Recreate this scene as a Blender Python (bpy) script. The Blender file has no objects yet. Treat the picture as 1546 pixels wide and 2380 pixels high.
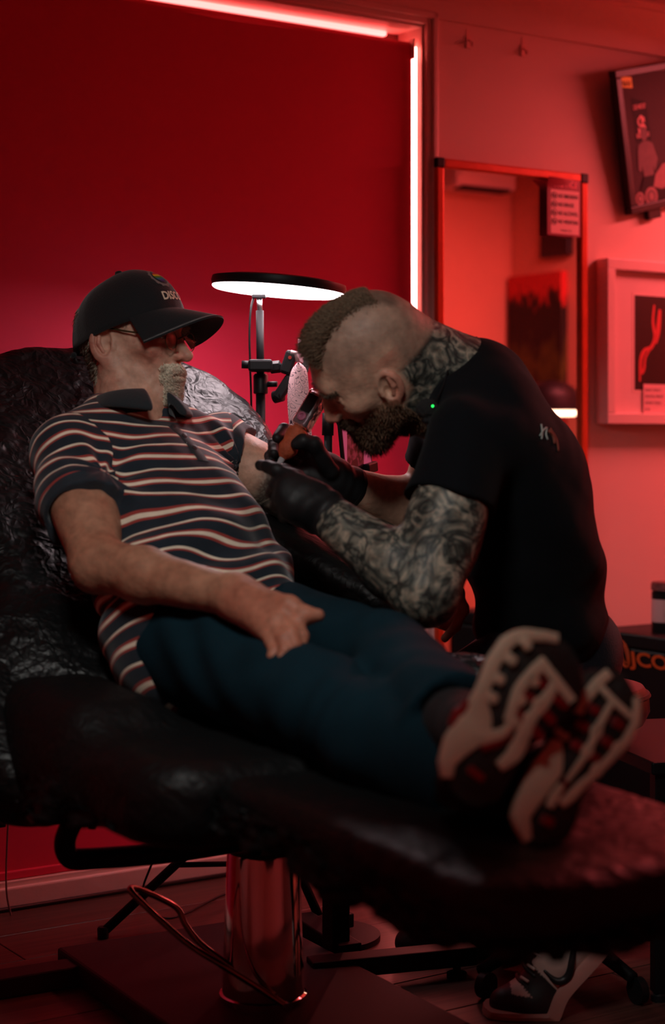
import bpy, bmesh, math, random
import numpy as np
from mathutils import Vector, Matrix

random.seed(7)
rng = np.random.default_rng(11)
SC = bpy.context.scene
COL = SC.collection
FPX, CX, HY, CAMZ = 4000.0, 773.0, 1025.0, 1.05      # focal length (px of a 1546 wide frame), centre column, horizon row, eye height

# ------------------------------------------------------------------ camera, world, lights, exposure
cam_d = bpy.data.cameras.new('camera'); cam = bpy.data.objects.new('camera', cam_d); COL.objects.link(cam)
cam_d.sensor_fit = 'HORIZONTAL'; cam_d.sensor_width = 24.0; cam_d.lens = 24.0 * FPX / 1546.0
cam_d.shift_y = -(1190.0 - HY) / 1546.0
cam.location = (0, 0, CAMZ); cam.rotation_euler = (math.radians(90), 0, 0)
cam_d.clip_start = 0.05; cam_d.clip_end = 60
cam_d.dof.use_dof = True; cam_d.dof.focus_distance = 3.50; cam_d.dof.aperture_fstop = 2.4
SC.camera = cam

world = bpy.data.worlds.new('world'); SC.world = world; world.use_nodes = True
world.node_tree.nodes['Background'].inputs[0].default_value = (0.25, 0.02, 0.03, 1)
world.node_tree.nodes['Background'].inputs[1].default_value = 0.02

def lamp(kind, name, loc, aim, power, color, size=0.2, size_y=None, spot=None, blend=0.5):
    d = bpy.data.lights.new(name, kind); d.energy = power; d.color = color
    if kind == 'AREA':
        d.size = size
        if size_y: d.shape = 'RECTANGLE'; d.size_y = size_y
    else:
        d.shadow_soft_size = size
    if kind == 'SPOT': d.spot_size = math.radians(spot); d.spot_blend = blend
    o = bpy.data.objects.new(name, d); COL.objects.link(o); o.location = loc
    v = Vector(aim) - Vector(loc)
    o.rotation_euler = v.to_track_quat('-Z', 'Y').to_euler()
    return o

# soft neutral studio lamp above and left of the camera, aimed at the two men
lamp('SPOT', 'studio_spot', (-0.15, 1.50, 2.04), (-0.06, 3.0, 0.82), 44, (1.0, 0.97, 0.92), 0.20, spot=60, blend=0.8)
# red ceiling tube over the right side of the room
lamp('AREA', 'red_tube_light', (1.90, 4.84, 2.16), (1.82, 4.87, 0.6), 40, (1.0, 0.135, 0.145), 0.8, 0.08)

SC.view_settings.view_transform = 'Standard'; SC.view_settings.look = 'None'
SC.view_settings.exposure = 0.0; SC.view_settings.gamma = 1.0; SC.view_settings.use_curve_mapping = False

# ------------------------------------------------------------------ helpers
def V(*a): return np.array(a, float)
def P(px, py, Y): return np.array([(px - CX) / FPX * Y, Y, CAMZ - (py - HY) / FPX * Y])
def nrm(v): v = np.asarray(v, float); return v / (np.linalg.norm(v) + 1e-12)
def lerp(a, b, t): return np.asarray(a) * (1 - t) + np.asarray(b) * t
def S(r, g, b):
    f = lambda c: (c / 255) / 12.92 if c <= 10 else ((c / 255 + 0.055) / 1.055) ** 2.4
    return (f(r), f(g), f(b), 1.0)

MATS = {}
def mat(name, col=(0.5, 0.5, 0.5, 1), rough=0.6, metal=0.0, bump=0.0, bscale=60, var=0.0, vscale=6, spec=0.5, emis=None, estr=0.0,
        coat=0.0, trans=0.0, sheen=0.0, bdet=4, sss=0.0):
    if name in MATS: return MATS[name]
    m = bpy.data.materials.new(name); m.use_nodes = True
    nt = m.node_tree; b = nt.nodes['Principled BSDF']
    b.inputs['Base Color'].default_value = col; b.inputs['Roughness'].default_value = rough; b.inputs['Metallic'].default_value = metal
    b.inputs['Specular IOR Level'].default_value = spec; b.inputs['Coat Weight'].default_value = coat
    b.inputs['Transmission Weight'].default_value = trans; b.inputs['Sheen Weight'].default_value = sheen
    tc = nt.nodes.new('ShaderNodeTexCoord')
    n = nt.nodes.new('ShaderNodeTexNoise'); n.inputs['Scale'].default_value = vscale; n.inputs['Detail'].default_value = 5
    nt.links.new(tc.outputs['Object'], n.inputs['Vector'])
    mx = nt.nodes.new('ShaderNodeMix'); mx.data_type = 'RGBA'
    v = max(var, 0.02)
    mx.inputs[6].default_value = tuple(c * (1 - v) for c in col[:3]) + (1,); mx.inputs[7].default_value = tuple(min(1, c * (1 + v)) for c in col[:3]) + (1,)
    nt.links.new(n.outputs['Fac'], mx.inputs[0]); nt.links.new(mx.outputs[2], b.inputs['Base Color'])
    if bump > 0:
        n2 = nt.nodes.new('ShaderNodeTexNoise'); n2.inputs['Scale'].default_value = bscale; n2.inputs['Detail'].default_value = bdet
        nt.links.new(tc.outputs['Object'], n2.inputs['Vector'])
        bp = nt.nodes.new('ShaderNodeBump'); bp.inputs['Strength'].default_value = bump; bp.inputs['Distance'].default_value = 0.01
        nt.links.new(n2.outputs['Fac'], bp.inputs['Height']); nt.links.new(bp.outputs['Normal'], b.inputs['Normal'])
    if emis:
        b.inputs['Emission Color'].default_value = emis; b.inputs['Emission Strength'].default_value = estr
    MATS[name] = m
    return m

def N(nt, kind, **kw):
    n = nt.nodes.new(kind)
    for k, v in kw.items():
        if k.startswith('i_'):
            key = k[2:]; n.inputs[int(key) if key.isdigit() else key.replace('_', ' ')].default_value = v
        else: setattr(n, k, v)
    return n

ORIG = {}
def tag(o, label=None, cat=None, group=None, kind=None):
    if label: o['label'] = label
    if cat: o['category'] = cat
    if group: o['group'] = group
    if kind: o['kind'] = kind
    return o
def link(o, parent=None):
    COL.objects.link(o)
    if parent is not None:
        o.parent = parent
        o.matrix_parent_inverse = Matrix.Translation(-Vector(ORIG.get(parent.name, (0, 0, 0))))
    return o
def thing(name, loc, label=None, cat=None, group=None, parent=None):
    o = bpy.data.objects.new(name, None); o.empty_display_size = 0.05
    COL.objects.link(o); ORIG[o.name] = tuple(loc)
    if parent is not None:
        o.parent = parent; po = ORIG.get(parent.name, (0, 0, 0))
        o.location = Vector(loc) - Vector(po)
    else: o.location = loc
    return tag(o, label, cat, group)
def mobj(name, verts, faces, m, parent=None, smooth=False):
    me = bpy.data.meshes.new(name)
    me.from_pydata([tuple(map(float, v)) for v in verts], [], [tuple(map(int, f)) for f in faces]); me.update()
    if smooth: me.polygons.foreach_set('use_smooth', [True] * len(me.polygons))
    if m: me.materials.append(m)
    o = bpy.data.objects.new(name, me)
    return link(o, parent)
def bm_obj(name, bm, m, parent=None, smooth=False):
    bmesh.ops.recalc_face_normals(bm, faces=bm.faces)
    me = bpy.data.meshes.new(name); bm.to_mesh(me); bm.free()
    if smooth: me.polygons.foreach_set('use_smooth', [True] * len(me.polygons))
    if m: me.materials.append(m)
    return link(bpy.data.objects.new(name, me), parent)
def box(name, c, size, m, parent=None, ax=None, bev=0.0, segs=2, smooth=False):
    """box centred at c, full sizes along the axes ax (rows)"""
    ax = np.eye(3) if ax is None else np.asarray(ax)
    bm = bmesh.new(); bmesh.ops.create_cube(bm, size=1.0)
    for v in bm.verts: v.co = Vector((v.co.x * size[0], v.co.y * size[1], v.co.z * size[2]))
    if bev > 0: bmesh.ops.bevel(bm, geom=list(bm.edges), offset=bev, segments=segs, affect='EDGES', profile=0.5)
    for v in bm.verts:
        q = np.array(v.co) @ ax + np.asarray(c); v.co = Vector(q)
    return bm_obj(name, bm, m, parent, smooth)
def spline(pts, n=8):
    """Catmull-Rom through pts"""
    pts = [np.asarray(p, float) for p in pts]; out = []
    for i in range(len(pts) - 1):
        p0 = pts[i - 1] if i else 2 * pts[0] - pts[1]; p1, p2 = pts[i], pts[i + 1]
        p3 = pts[i + 2] if i + 2 < len(pts) else 2 * p2 - p1
        for k in range(n):
            t = k / n
            out.append(0.5 * ((2 * p1) + (p2 - p0) * t + (2 * p0 - 5 * p1 + 4 * p2 - p3) * t * t + (3 * p1 - p0 - 3 * p2 + p3) * t ** 3))
    out.append(pts[-1]); return out
def tube_geo(pts, r, segs=10):
    pts = [np.asarray(p, float) for p in pts]; n = len(pts)
    rs = r if hasattr(r, '__len__') else [r] * n
    if len(rs) != n: rs = np.interp(np.linspace(0, 1, n), np.linspace(0, 1, len(rs)), rs)
    vs, fs = [], []
    t0 = nrm(pts[1] - pts[0]); up = V(0, 0, 1) if abs(t0[2]) < 0.9 else V(1, 0, 0)
    a = nrm(np.cross(t0, up))
    for i, p in enumerate(pts):
        t = nrm(pts[min(i + 1, n - 1)] - pts[max(i - 1, 0)])
        a = nrm(a - t * np.dot(a, t)); b = np.cross(t, a)
        for k in range(segs):
            w = 2 * math.pi * k / segs; vs.append(p + rs[i] * (math.cos(w) * a + math.sin(w) * b))
    for i in range(n - 1):
        for k in range(segs):
            k2 = (k + 1) % segs; fs.append((i * segs + k, i * segs + k2, (i + 1) * segs + k2, (i + 1) * segs + k))
    fs.append(tuple(range(segs))[::-1]); fs.append(tuple(range((n - 1) * segs, n * segs)))
    return vs, fs
def tube(name, pts, r, m, parent=None, segs=10, smooth=True, sm=0):
    if sm: pts = spline(pts, sm)
    vs, fs = tube_geo(pts, r, segs)
    return mobj(name, vs, fs, m, parent, smooth)
def lathe(name, c, prof, m, parent=None, axis=(0, 0, 1), segs=40, smooth=True):
    """profile [(radius, height)] turned round axis through c"""
    a = nrm(axis); e1 = nrm(np.cross(a, V(0, 1, 0) if abs(a[1]) < 0.9 else V(1, 0, 0))); e2 = np.cross(a, e1)
    vs, fs = [], []
    for (r, h) in prof:
        for k in range(segs):
            w = 2 * math.pi * k / segs; vs.append(np.asarray(c) + a * h + r * (math.cos(w) * e1 + math.sin(w) * e2))
    for i in range(len(prof) - 1):
        for k in range(segs):
            k2 = (k + 1) % segs; fs.append((i * segs + k, i * segs + k2, (i + 1) * segs + k2, (i + 1) * segs + k))
    fs.append(tuple(range(segs))[::-1]); fs.append(tuple(range((len(prof) - 1) * segs, len(prof) * segs)))
    o = mobj(name, vs, fs, m, parent, smooth)
    if smooth: sharp(o)
    return o
def sharp(o, ang=40):
    bm = bmesh.new(); bm.from_mesh(o.data)
    bmesh.ops.recalc_face_normals(bm, faces=bm.faces)
    for e in bm.edges:
        if len(e.link_faces) == 2 and e.calc_face_angle(0) > math.radians(ang): e.smooth = False
    bm.to_mesh(o.data); bm.free()
def prism(name, poly, c, ex, ey, depth, m, parent=None, smooth=False):
    """2-D outline poly in the axes ex, ey at c, pushed out along ex x ey by depth"""
    ex, ey = nrm(ex), nrm(ey); ez = np.cross(ex, ey); n = len(poly)
    vs = [np.asarray(c) + x * ex + y * ey for x, y in poly] + [np.asarray(c) + x * ex + y * ey + ez * depth for x, y in poly]
    fs = [tuple(range(n))[::-1], tuple(range(n, 2 * n))] + [(i, (i + 1) % n, n + (i + 1) % n, n + i) for i in range(n)]
    return mobj(name, vs, fs, m, parent, smooth)
def text_geo(s, size, align='LEFT', shear=0.0, extr=0.0, offs=0.0):
    cu = bpy.data.curves.new('txt', 'FONT'); cu.body = s; cu.size = size; cu.align_x = align; cu.shear = shear; cu.extrude = extr
    cu.offset = offs; cu.resolution_u = 3
    o = bpy.data.objects.new('txt', cu); COL.objects.link(o)
    dg = bpy.context.evaluated_depsgraph_get(); me = o.evaluated_get(dg).to_mesh()
    vs = [np.array(v.co) for v in me.vertices]; fs = [tuple(p.vertices) for p in me.polygons]
    o.evaluated_get(dg).to_mesh_clear(); bpy.data.objects.remove(o); bpy.data.curves.remove(cu)
    return vs, fs
def text(name, s, c, ex, ey, size, m, parent=None, align='LEFT', shear=0.0, fit=None, offs=0.0):
    vs, fs = text_geo(s, size, align, shear, 0.0, offs)
    if fit and vs:
        x0 = min(v[0] for v in vs); x1 = max(v[0] for v in vs); k = fit / (x1 - x0)
        vs = [V(v[0] * k, v[1], v[2]) for v in vs]
    ex, ey = nrm(ex), nrm(ey)
    return mobj(name, [np.asarray(c) + v[0] * ex + v[1] * ey for v in vs], fs, m, parent)

# ------------------------------------------------------------------ implicit surfaces (bodies, cloth, cushions)
def f_cone(a, b, ra, rb):
    a, b = np.asarray(a, float), np.asarray(b, float); ba = b - a; l2 = ba @ ba + 1e-12
    def f(p):
        h = np.clip(((p - a) @ ba) / l2, 0, 1)
        return np.linalg.norm(p - a - h[:, None] * ba, axis=1) - (ra + (rb - ra) * h)
    return f, (a + b) / 2, np.linalg.norm(ba) / 2 + max(ra, rb)
def f_ell(c, r, ax=None):
    c = np.asarray(c, float); r = np.asarray(r, float); A = np.eye(3) if ax is None else np.asarray(ax, float)
    def f(p):
        q = (p - c) @ A.T; k0 = np.linalg.norm(q / r, axis=1); k1 = np.linalg.norm(q / (r * r), axis=1)
        return k0 * (k0 - 1) / (k1 + 1e-9)
    return f, c, max(r)
def f_box(c, h, ax=None, rd=0.01):
    c = np.asarray(c, float); h = np.asarray(h, float) - rd; A = np.eye(3) if ax is None else np.asarray(ax, float)
    def f(p):
        q = np.abs((p - c) @ A.T) - h
        return np.linalg.norm(np.maximum(q, 0), axis=1) + np.minimum(q.max(1), 0) - rd
    return f, c, np.linalg.norm(h + rd)
def f_half(c, n):
    """half space; inside is against n"""
    c = np.asarray(c, float); n = nrm(n)
    return (lambda p: (p - c) @ n), c, 50.0

class Sdf:
    def __init__(self): self.p = []; self.disp = None; self.slack = 0.0
    def add(self, prim, k=0.01, op='u', pre=None): self.p.append((prim[0], prim[1], prim[2], k, op)); return self
    def cone(self, a, b, ra, rb, k=0.01, op='u'): return self.add(f_cone(a, b, ra, rb), k, op)
    def ell(self, c, r, ax=None, k=0.01, op='u'): return self.add(f_ell(c, r, ax), k, op)
    def box(self, c, h, ax=None, rd=0.01, k=0.01, op='u'): return self.add(f_box(c, h, ax, rd), k, op)
    def chain(self, pts, rs, k=0.01):
        for i in range(len(pts) - 1): self.cone(pts[i], pts[i + 1], rs[i], rs[i + 1], k if i == 0 else min(k, 0.004))
        return self
    def ev(self, pts, idx=None):
        d = np.full(len(pts), 1e3)
        for i in (range(len(self.p)) if idx is None else idx):
            f, c, r, k, op = self.p[i]; e = f(pts)
            if op == 'u':
                h = np.maximum(k - np.abs(d - e), 0) / k; d = np.minimum(d, e) - h * h * k * 0.25
            elif op == 's':
                e = -e; h = np.maximum(k - np.abs(d - e), 0) / k; d = np.maximum(d, e) + h * h * k * 0.25
            else:
                h = np.maximum(k - np.abs(d - e), 0) / k; d = np.maximum(d, e) + h * h * k * 0.25
        if self.disp is not None: d = d + self.disp(pts)
        return d
    def mesh(self, vox, B=16):
        us = [q for q in self.p if q[4] == 'u']
        lo = np.min([q[1] - q[2] for q in us], 0) - 4 * vox - self.slack; hi = np.max([q[1] + q[2] for q in us], 0) + 4 * vox + self.slack
        nb = np.ceil((hi - lo) / (vox * B)).astype(int)
        G = np.full(nb * B + 1, 1.0, np.float32)
        R = B * vox * 0.87
        bi = np.stack(np.meshgrid(*[np.arange(n) for n in nb], indexing='ij'), -1).reshape(-1, 3)
        cen = lo + (bi + 0.5) * B * vox
        dp = np.stack([q[0](cen) for q in self.p], 1)
        dc = self.ev(cen)
        g = np.stack(np.meshgrid(*[np.arange(B + 1)] * 3, indexing='ij'), -1).reshape(-1, 3) * vox
        for j in np.nonzero(np.abs(dc) < R * 1.5 + self.slack + 0.02)[0]:
            idx = [i for i in range(len(self.p)) if (self.p[i][4] == 'u' and dp[j, i] < 2.2 * R + self.p[i][3] + self.slack) or (self.p[i][4] == 's' and dp[j, i] < R * 1.3 + self.p[i][3]) or self.p[i][4] == 'i']
            if not idx: continue
            val = self.ev(lo + bi[j] * B * vox + g, idx)
            b0 = bi[j] * B
            G[b0[0]:b0[0] + B + 1, b0[1]:b0[1] + B + 1, b0[2]:b0[2] + B + 1] = val.reshape(B + 1, B + 1, B + 1)
        # blocks left untouched well inside the body
        ins = np.nonzero((dc < 0) & ~(np.abs(dc) < R * 1.5 + self.slack + 0.02))[0]
        for j in ins:
            b0 = bi[j] * B; G[b0[0]:b0[0] + B + 1, b0[1]:b0[1] + B + 1, b0[2]:b0[2] + B + 1] = np.minimum(G[b0[0]:b0[0] + B + 1, b0[1]:b0[1] + B + 1, b0[2]:b0[2] + B + 1], -0.01)
        I = G < 0
        s = I[:-1, :-1, :-1].astype(np.int8)
        s = sum(I[a:I.shape[0] - 1 + a, b:I.shape[1] - 1 + b, c:I.shape[2] - 1 + c].astype(np.int8) for a in (0, 1) for b in (0, 1) for c in (0, 1))
        cells = np.argwhere((s > 0) & (s < 8))
        ix = np.full(s.shape, -1, np.int32); ix[tuple(cells.T)] = np.arange(len(cells))
        corner = np.array([(a, b, c) for a in (0, 1) for b in (0, 1) for c in (0, 1)])
        vals = np.stack([G[tuple((cells + o).T)] for o in corner], 1).astype(float)
        acc = np.zeros((len(cells), 3)); cnt = np.zeros(len(cells))
        for i in range(8):
            for j in range(i + 1, 8):
                if np.abs(corner[i] - corner[j]).sum() != 1: continue
                a, b = vals[:, i], vals[:, j]; m = (a < 0) != (b < 0)
                t = a[m] / (a[m] - b[m]); acc[m] += corner[i] + t[:, None] * (corner[j] - corner[i]); cnt[m] += 1
        vs = lo + (cells + acc / cnt[:, None]) * vox
        fs = []
        for ax in range(3):
            sl0 = [slice(None)] * 3; sl1 = [slice(None)] * 3; sl0[ax] = slice(0, -1); sl1[ax] = slice(1, None)
            A, Bq = I[tuple(sl0)], I[tuple(sl1)]
            e = np.argwhere(A != Bq); o1, o2 = (ax + 1) % 3, (ax + 2) % 3
            e = e[(e[:, o1] > 0) & (e[:, o2] > 0) & (e[:, o1] < G.shape[o1] - 1) & (e[:, o2] < G.shape[o2] - 1)]
            inside = A[tuple(e.T)]
            d1 = np.zeros(3, int); d1[o1] = 1; d2 = np.zeros(3, int); d2[o2] = 1
            q = np.stack([ix[tuple((e - d1 - d2).T)], ix[tuple((e - d2).T)], ix[tuple(e.T)], ix[tuple((e - d1).T)]], 1)
            q[~inside] = q[~inside][:, ::-1]; fs.append(q)
        return vs, np.concatenate(fs)

def vnormals(vs, fs):
    n = np.zeros_like(vs); a, b, c, d = (vs[fs[:, i]] for i in range(4))
    fn = np.cross(c - a, d - b)
    for i in range(4): np.add.at(n, fs[:, i], fn)
    return n / (np.linalg.norm(n, axis=1)[:, None] + 1e-12)
def relax(vs, fs, it=2, w=0.5):
    for _ in range(it):
        acc = np.zeros_like(vs); cnt = np.zeros(len(vs))
        for i in range(4):
            for j in ((i + 1) % 4, (i + 3) % 4):
                np.add.at(acc, fs[:, i], vs[fs[:, j]]); np.add.at(cnt, fs[:, i], 1)
        vs = vs * (1 - w) + w * acc / np.maximum(cnt, 1)[:, None]
    return vs
def nobj(name, vs, fs, m, parent=None, attrs=None, cols=None, smooth=True):
    """fast mesh object from numpy quads, with float / colour attributes"""
    me = bpy.data.meshes.new(name)
    k = fs.shape[1]
    me.vertices.add(len(vs)); me.vertices.foreach_set('co', np.asarray(vs, np.float32).ravel())
    me.loops.add(len(fs) * k); me.loops.foreach_set('vertex_index', np.asarray(fs, np.int32).ravel())
    me.polygons.add(len(fs)); me.polygons.foreach_set('loop_start', np.arange(0, len(fs) * k, k, dtype=np.int32))
    me.polygons.foreach_set('loop_total', np.full(len(fs), k, np.int32))
    me.update(calc_edges=True); me.validate()
    me.polygons.foreach_set('use_smooth', np.full(len(me.polygons), smooth))
    for key, val in (attrs or {}).items():
        me.attributes.new(key, 'FLOAT', 'POINT').data.foreach_set('value', np.asarray(val, np.float32))
    if cols is not None:
        c4 = np.ones((len(vs), 4), np.float32); c4[:, :3] = cols
        me.attributes.new('col', 'FLOAT_COLOR', 'POINT').data.foreach_set('color', c4.ravel())
    if m: me.materials.append(m)
    return link(bpy.data.objects.new(name, me), parent)
def merge(parts):
    vs, fs, o = [], [], 0
    for v, f in parts: vs.append(v); fs.append(f + o); o += len(v)
    return np.concatenate(vs), np.concatenate(fs)
def sst(x, a, b):
    t = np.clip((x - a) / (b - a), 0, 1); return t * t * (3 - 2 * t)
def wob(p, sc, seed=0, oct=3):
    """cheap smooth noise, about -1..1"""
    r = np.random.default_rng(seed); out = 0; amp = 1.0; tot = 0
    for o in range(oct):
        acc = 0
        for _ in range(4):
            k = r.normal(size=3); k = k / np.linalg.norm(k) * sc * (1.9 ** o) * r.uniform(0.7, 1.3)
            acc = acc + np.sin(p @ k + r.uniform(0, 6.28) + 1.3 * np.sin(p @ (k[[1, 2, 0]] * 0.6) + r.uniform(0, 6.28)))
        out = out + amp * acc / 4; tot += amp; amp *= 0.55
    return out / tot * 1.6
def strands(name, root, dirn, length, r, m, parent, cols=None, bend=None):
    """short tapering hairs as three-sided spikes, one mesh"""
    n = len(root); L = np.broadcast_to(length, (n,))[:, None]
    up = np.cross(dirn, V(0.3, 0.5, 0.8)); up /= np.linalg.norm(up, axis=1)[:, None]; s2 = np.cross(dirn, up)
    bend = np.zeros((n, 3)) if bend is None else bend
    vs = np.empty((n, 7, 3))
    for i in range(3):
        w = 2 * math.pi * i / 3; o = (math.cos(w) * up + math.sin(w) * s2)
        vs[:, i] = root + o * r; vs[:, 3 + i] = root + dirn * L * 0.55 + bend * L * 0.2 + o * r * 0.75
    vs[:, 6] = root + dirn * L + bend * L * 0.7
    tri = []
    for i in range(3):
        j = (i + 1) % 3; tri += [(i, j, 3 + j), (i, 3 + j, 3 + i), (3 + i, 3 + j, 6)]
    fs = (np.array(tri)[None] + (np.arange(n) * 7)[:, None, None]).reshape(-1, 3)
    c = None if cols is None else np.repeat(cols, 7, 0)
    return nobj(name, vs.reshape(-1, 3), fs, m, parent, cols=c)
# ------------------------------------------------------------------ the room: back wall frame (u along, v out of the wall, z up)
WA = V(-0.744, 3.85); _a = math.atan2(6040.0, 4000.0)
WU = V(math.sin(_a), math.cos(_a)); WN = V(math.cos(_a), -math.sin(_a))
U3 = V(WU[0], WU[1], 0); N3 = V(WN[0], WN[1], 0); Z3 = V(0, 0, 1)
WAX = np.stack([U3, N3, Z3])
def W(u, v, z): q = WA + u * WU + v * WN; return V(q[0], q[1], z)
def wpix(px, py, v=0.0):
    """(u, z) of the point of the plane v seen at a pixel"""
    k = (px - CX) / FPX; Y = (v + WA @ WN) / (k * WN[0] + WN[1]); q = V(k * Y, Y) - WA
    return q @ WU, CAMZ - (py - HY) / FPX * Y
def wbox(name, u0, u1, v0, v1, z0, z1, m, parent=None, bev=0.0):
    return box(name, W((u0 + u1) / 2, (v0 + v1) / 2, (z0 + z1) / 2), (abs(u1 - u0), abs(v1 - v0), abs(z1 - z0)), m, parent, WAX, bev)
def struct(o): o['kind'] = 'structure'; return o
def mirror_hit(px, py, vm, u1=None, v1=None, dist=None):
    """where a ray through a pixel goes after the mirror plane v=vm: on the right wall, the partition, or after a distance"""
    u, z = wpix(px, py, vm); p = W(u, vm, z); d = nrm(p - V(0, 0, CAMZ)); d = d - 2 * (d @ N3) * N3
    du, dv = d @ U3, d @ N3
    t = dist if dist else ((u1 - u) / du if u1 is not None else (v1 - vm) / dv)
    return u + du * t, vm + dv * t, z + d[2] * t

m_wall = mat('painted_wall', S(222, 190, 180), 0.75, bump=0.06, bscale=180, var=0.04, vscale=1.5)
m_trim = mat('painted_trim', S(225, 190, 182), 0.42, bump=0.12, bscale=35, var=0.06, vscale=12)
m_ceil = mat('ceiling_paint', S(200, 170, 165), 0.85)
m_blackp = mat('black_plastic', (0.009, 0.009, 0.010, 1), 0.45, spec=0.2)
m_blackm = mat('black_metal', (0.006, 0.006, 0.007, 1), 0.5, spec=0.15)
m_chrome = mat('chrome', (0.72, 0.72, 0.74, 1), 0.09, metal=1.0)
m_steel = mat('brushed_steel', (0.55, 0.55, 0.56, 1), 0.28, metal=1.0)
m_led = mat('led_red_strip', (1, 0.6, 0.6, 1), 0.5, emis=(1.0, 0.20, 0.17, 1), estr=22)
m_led2 = mat('led_red_strip_dim', (1, 0.6, 0.6, 1), 0.5, emis=(1.0, 0.10, 0.09, 1), estr=7)
m_blind = mat('red_blind_fabric', S(218, 34, 74), 0.75, bump=0.03, bscale=600, var=0.05, vscale=2.0)
m_white = mat('white_print', S(235, 228, 222), 0.6)

U1R, V1P = 3.08, 2.00; CEIL = wpix(1546, 24)[1]
uL, uR = -1.9, U1R                       # extent of the back wall
wu1 = wpix(985, 400)[0]; wu0 = -1.45     # window opening
wz1 = wpix(985, 58)[1]; wz0 = 0.058
wall = struct(wbox('wall_back', uL, wu0, -0.12, 0, 0, CEIL, m_wall))
wbox('wall_panel', wu0, wu1, -0.12, 0, 0, wz0, m_wall, wall)
wbox('wall_panel', wu0, wu1, -0.12, 0, wz1, CEIL, m_wall, wall)
wbox('wall_panel', wu1, uR, -0.12, 0, 0, CEIL, m_wall, wall)
struct(wbox('wall_right', U1R, U1R + 0.1, -0.12, V1P + 0.1, 0, CEIL, mat('side_wall_paint', S(232, 170, 140), 0.75, var=0.04)))
struct(wbox('wall_partition', 2.45, U1R, V1P, V1P + 0.1, 0, CEIL, mat('side_wall_paint')))
struct(wbox('wall_left', uL - 0.1, uL, -0.12, 4.6, 0, CEIL, m_wall))
struct(wbox('wall_front', uL - 0.1, 2.55, 4.6, 4.7, 0, CEIL, m_wall))
struct(wbox('wall_side', 2.45, 2.55, V1P + 0.1, 4.6, 0, CEIL, m_wall))
struct(wbox('ceiling', uL - 0.1, U1R + 0.1, -0.12, 4.7, CEIL, CEIL + 0.08, m_ceil))

# floor: boards laid along the wall, each its own piece over a dark sub-floor
m_floor = mat('floor_screed', (0.05, 0.035, 0.03, 1), 0.7)
fl = struct(wbox('floor', uL - 0.1, U1R + 0.1, -0.12, 4.7, -0.06, -0.006, m_floor))
def wood_mat(name, c1, c2, rough):
    m = bpy.data.materials.new(name); m.use_nodes = True; nt = m.node_tree; b = nt.nodes['Principled BSDF']
    tc = N(nt, 'ShaderNodeTexCoord'); mp = N(nt, 'ShaderNodeMapping'); mp.inputs['Scale'].default_value = (1.2, 26, 26)
    oi = N(nt, 'ShaderNodeObjectInfo')
    ad = N(nt, 'ShaderNodeVectorMath', operation='ADD')
    no = N(nt, 'ShaderNodeTexNoise'); no.inputs['Scale'].default_value = 3; no.inputs['Detail'].default_value = 6; no.inputs['Distortion'].default_value = 0.6
    cr = N(nt, 'ShaderNodeValToRGB'); cr.color_ramp.elements[0].color = c1; cr.color_ramp.elements[1].color = c2
    cr.color_ramp.elements[0].position = 0.32; cr.color_ramp.elements[1].position = 0.68
    nt.links.new(tc.outputs['Object'], mp.inputs['Vector']); nt.links.new(mp.outputs['Vector'], ad.inputs[0]); nt.links.new(oi.outputs['Random'], ad.inputs[1])
    nt.links.new(ad.outputs[0], no.inputs['Vector']); nt.links.new(no.outputs['Fac'], cr.inputs[0]); nt.links.new(cr.outputs[0], b.inputs['Base Color'])
    bp = N(nt, 'ShaderNodeBump'); bp.inputs['Strength'].default_value = 0.15; bp.inputs['Distance'].default_value = 0.002
    nt.links.new(no.outputs['Fac'], bp.inputs['Height']); nt.links.new(bp.outputs['Normal'], b.inputs['Normal'])
    b.inputs['Roughness'].default_value = rough
    MATS[name] = m; return m
m_plank = wood_mat('floor_board_wood', S(58, 36, 32), S(92, 60, 52), 0.40)
PW, PL = 0.18, 1.22
pm = None
for j in range(-1, 12):
    for i in range(-1, 4):
        u = -1.75 + i * PL + (j * 0.43) % PL; v = 0.012 + j * PW
        if j < 0 or u > 2.6: continue
        if pm is None:
            o = box('floor_board', (0, 0, 0), (PL - 0.003, PW - 0.003, 0.006), m_plank, None, None, 0.0012, 1); pm = o.data
        else:
            o = bpy.data.objects.new('floor_board', pm); COL.objects.link(o)
        o.parent = fl; q = W(u + PL / 2, v + PW / 2, -0.003); o.location = q; o.rotation_euler = (0, 0, math.atan2(WU[1], WU[0]))

# fascia board over the window head and cornice
h0 = wpix(1200, 82)[1]
t = struct(wbox('trim_1', uL, uR, 0.0, 0.014, h0 + 0.006, CEIL, m_wall))
z_c = wpix(1546, 36)[1]
struct(wbox('trim_2', uL, uR, 0.014, 0.045, CEIL - 0.016, CEIL, m_trim))
bb = struct(wbox('baseboard_back', uL, uR, 0.0, 0.014, 0.0, 0.050, m_trim, None, 0.004))
tube('cable_run', [W(-1.7, 0.022, 0.006), W(-0.5, 0.022, 0.006), W(1.0, 0.022, 0.006)], 0.005, m_blackp, bb)

# window: reveal, architrave, glass
win = struct(wbox('window_1', wu0, wu1, -0.115, -0.105, wz0, wz1, mat('window_glass_dark', (0.12, 0.02, 0.02, 1), 0.1)))
RD = -0.105
wbox('reveal_side', wu1 - 0.006, wu1, RD, -0.001, wz0, wz1, m_trim, win)
wbox('reveal_head', wu0, wu1 - 0.006, RD, -0.001, wz1 - 0.006, wz1, m_trim, win)
wbox('window_sill', wu0, wu1 - 0.006, RD, 0.0, wz0 - 0.004, wz0 + 0.002, m_trim, win)
AW = wpix(1008, 400)[0] - wu1
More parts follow.
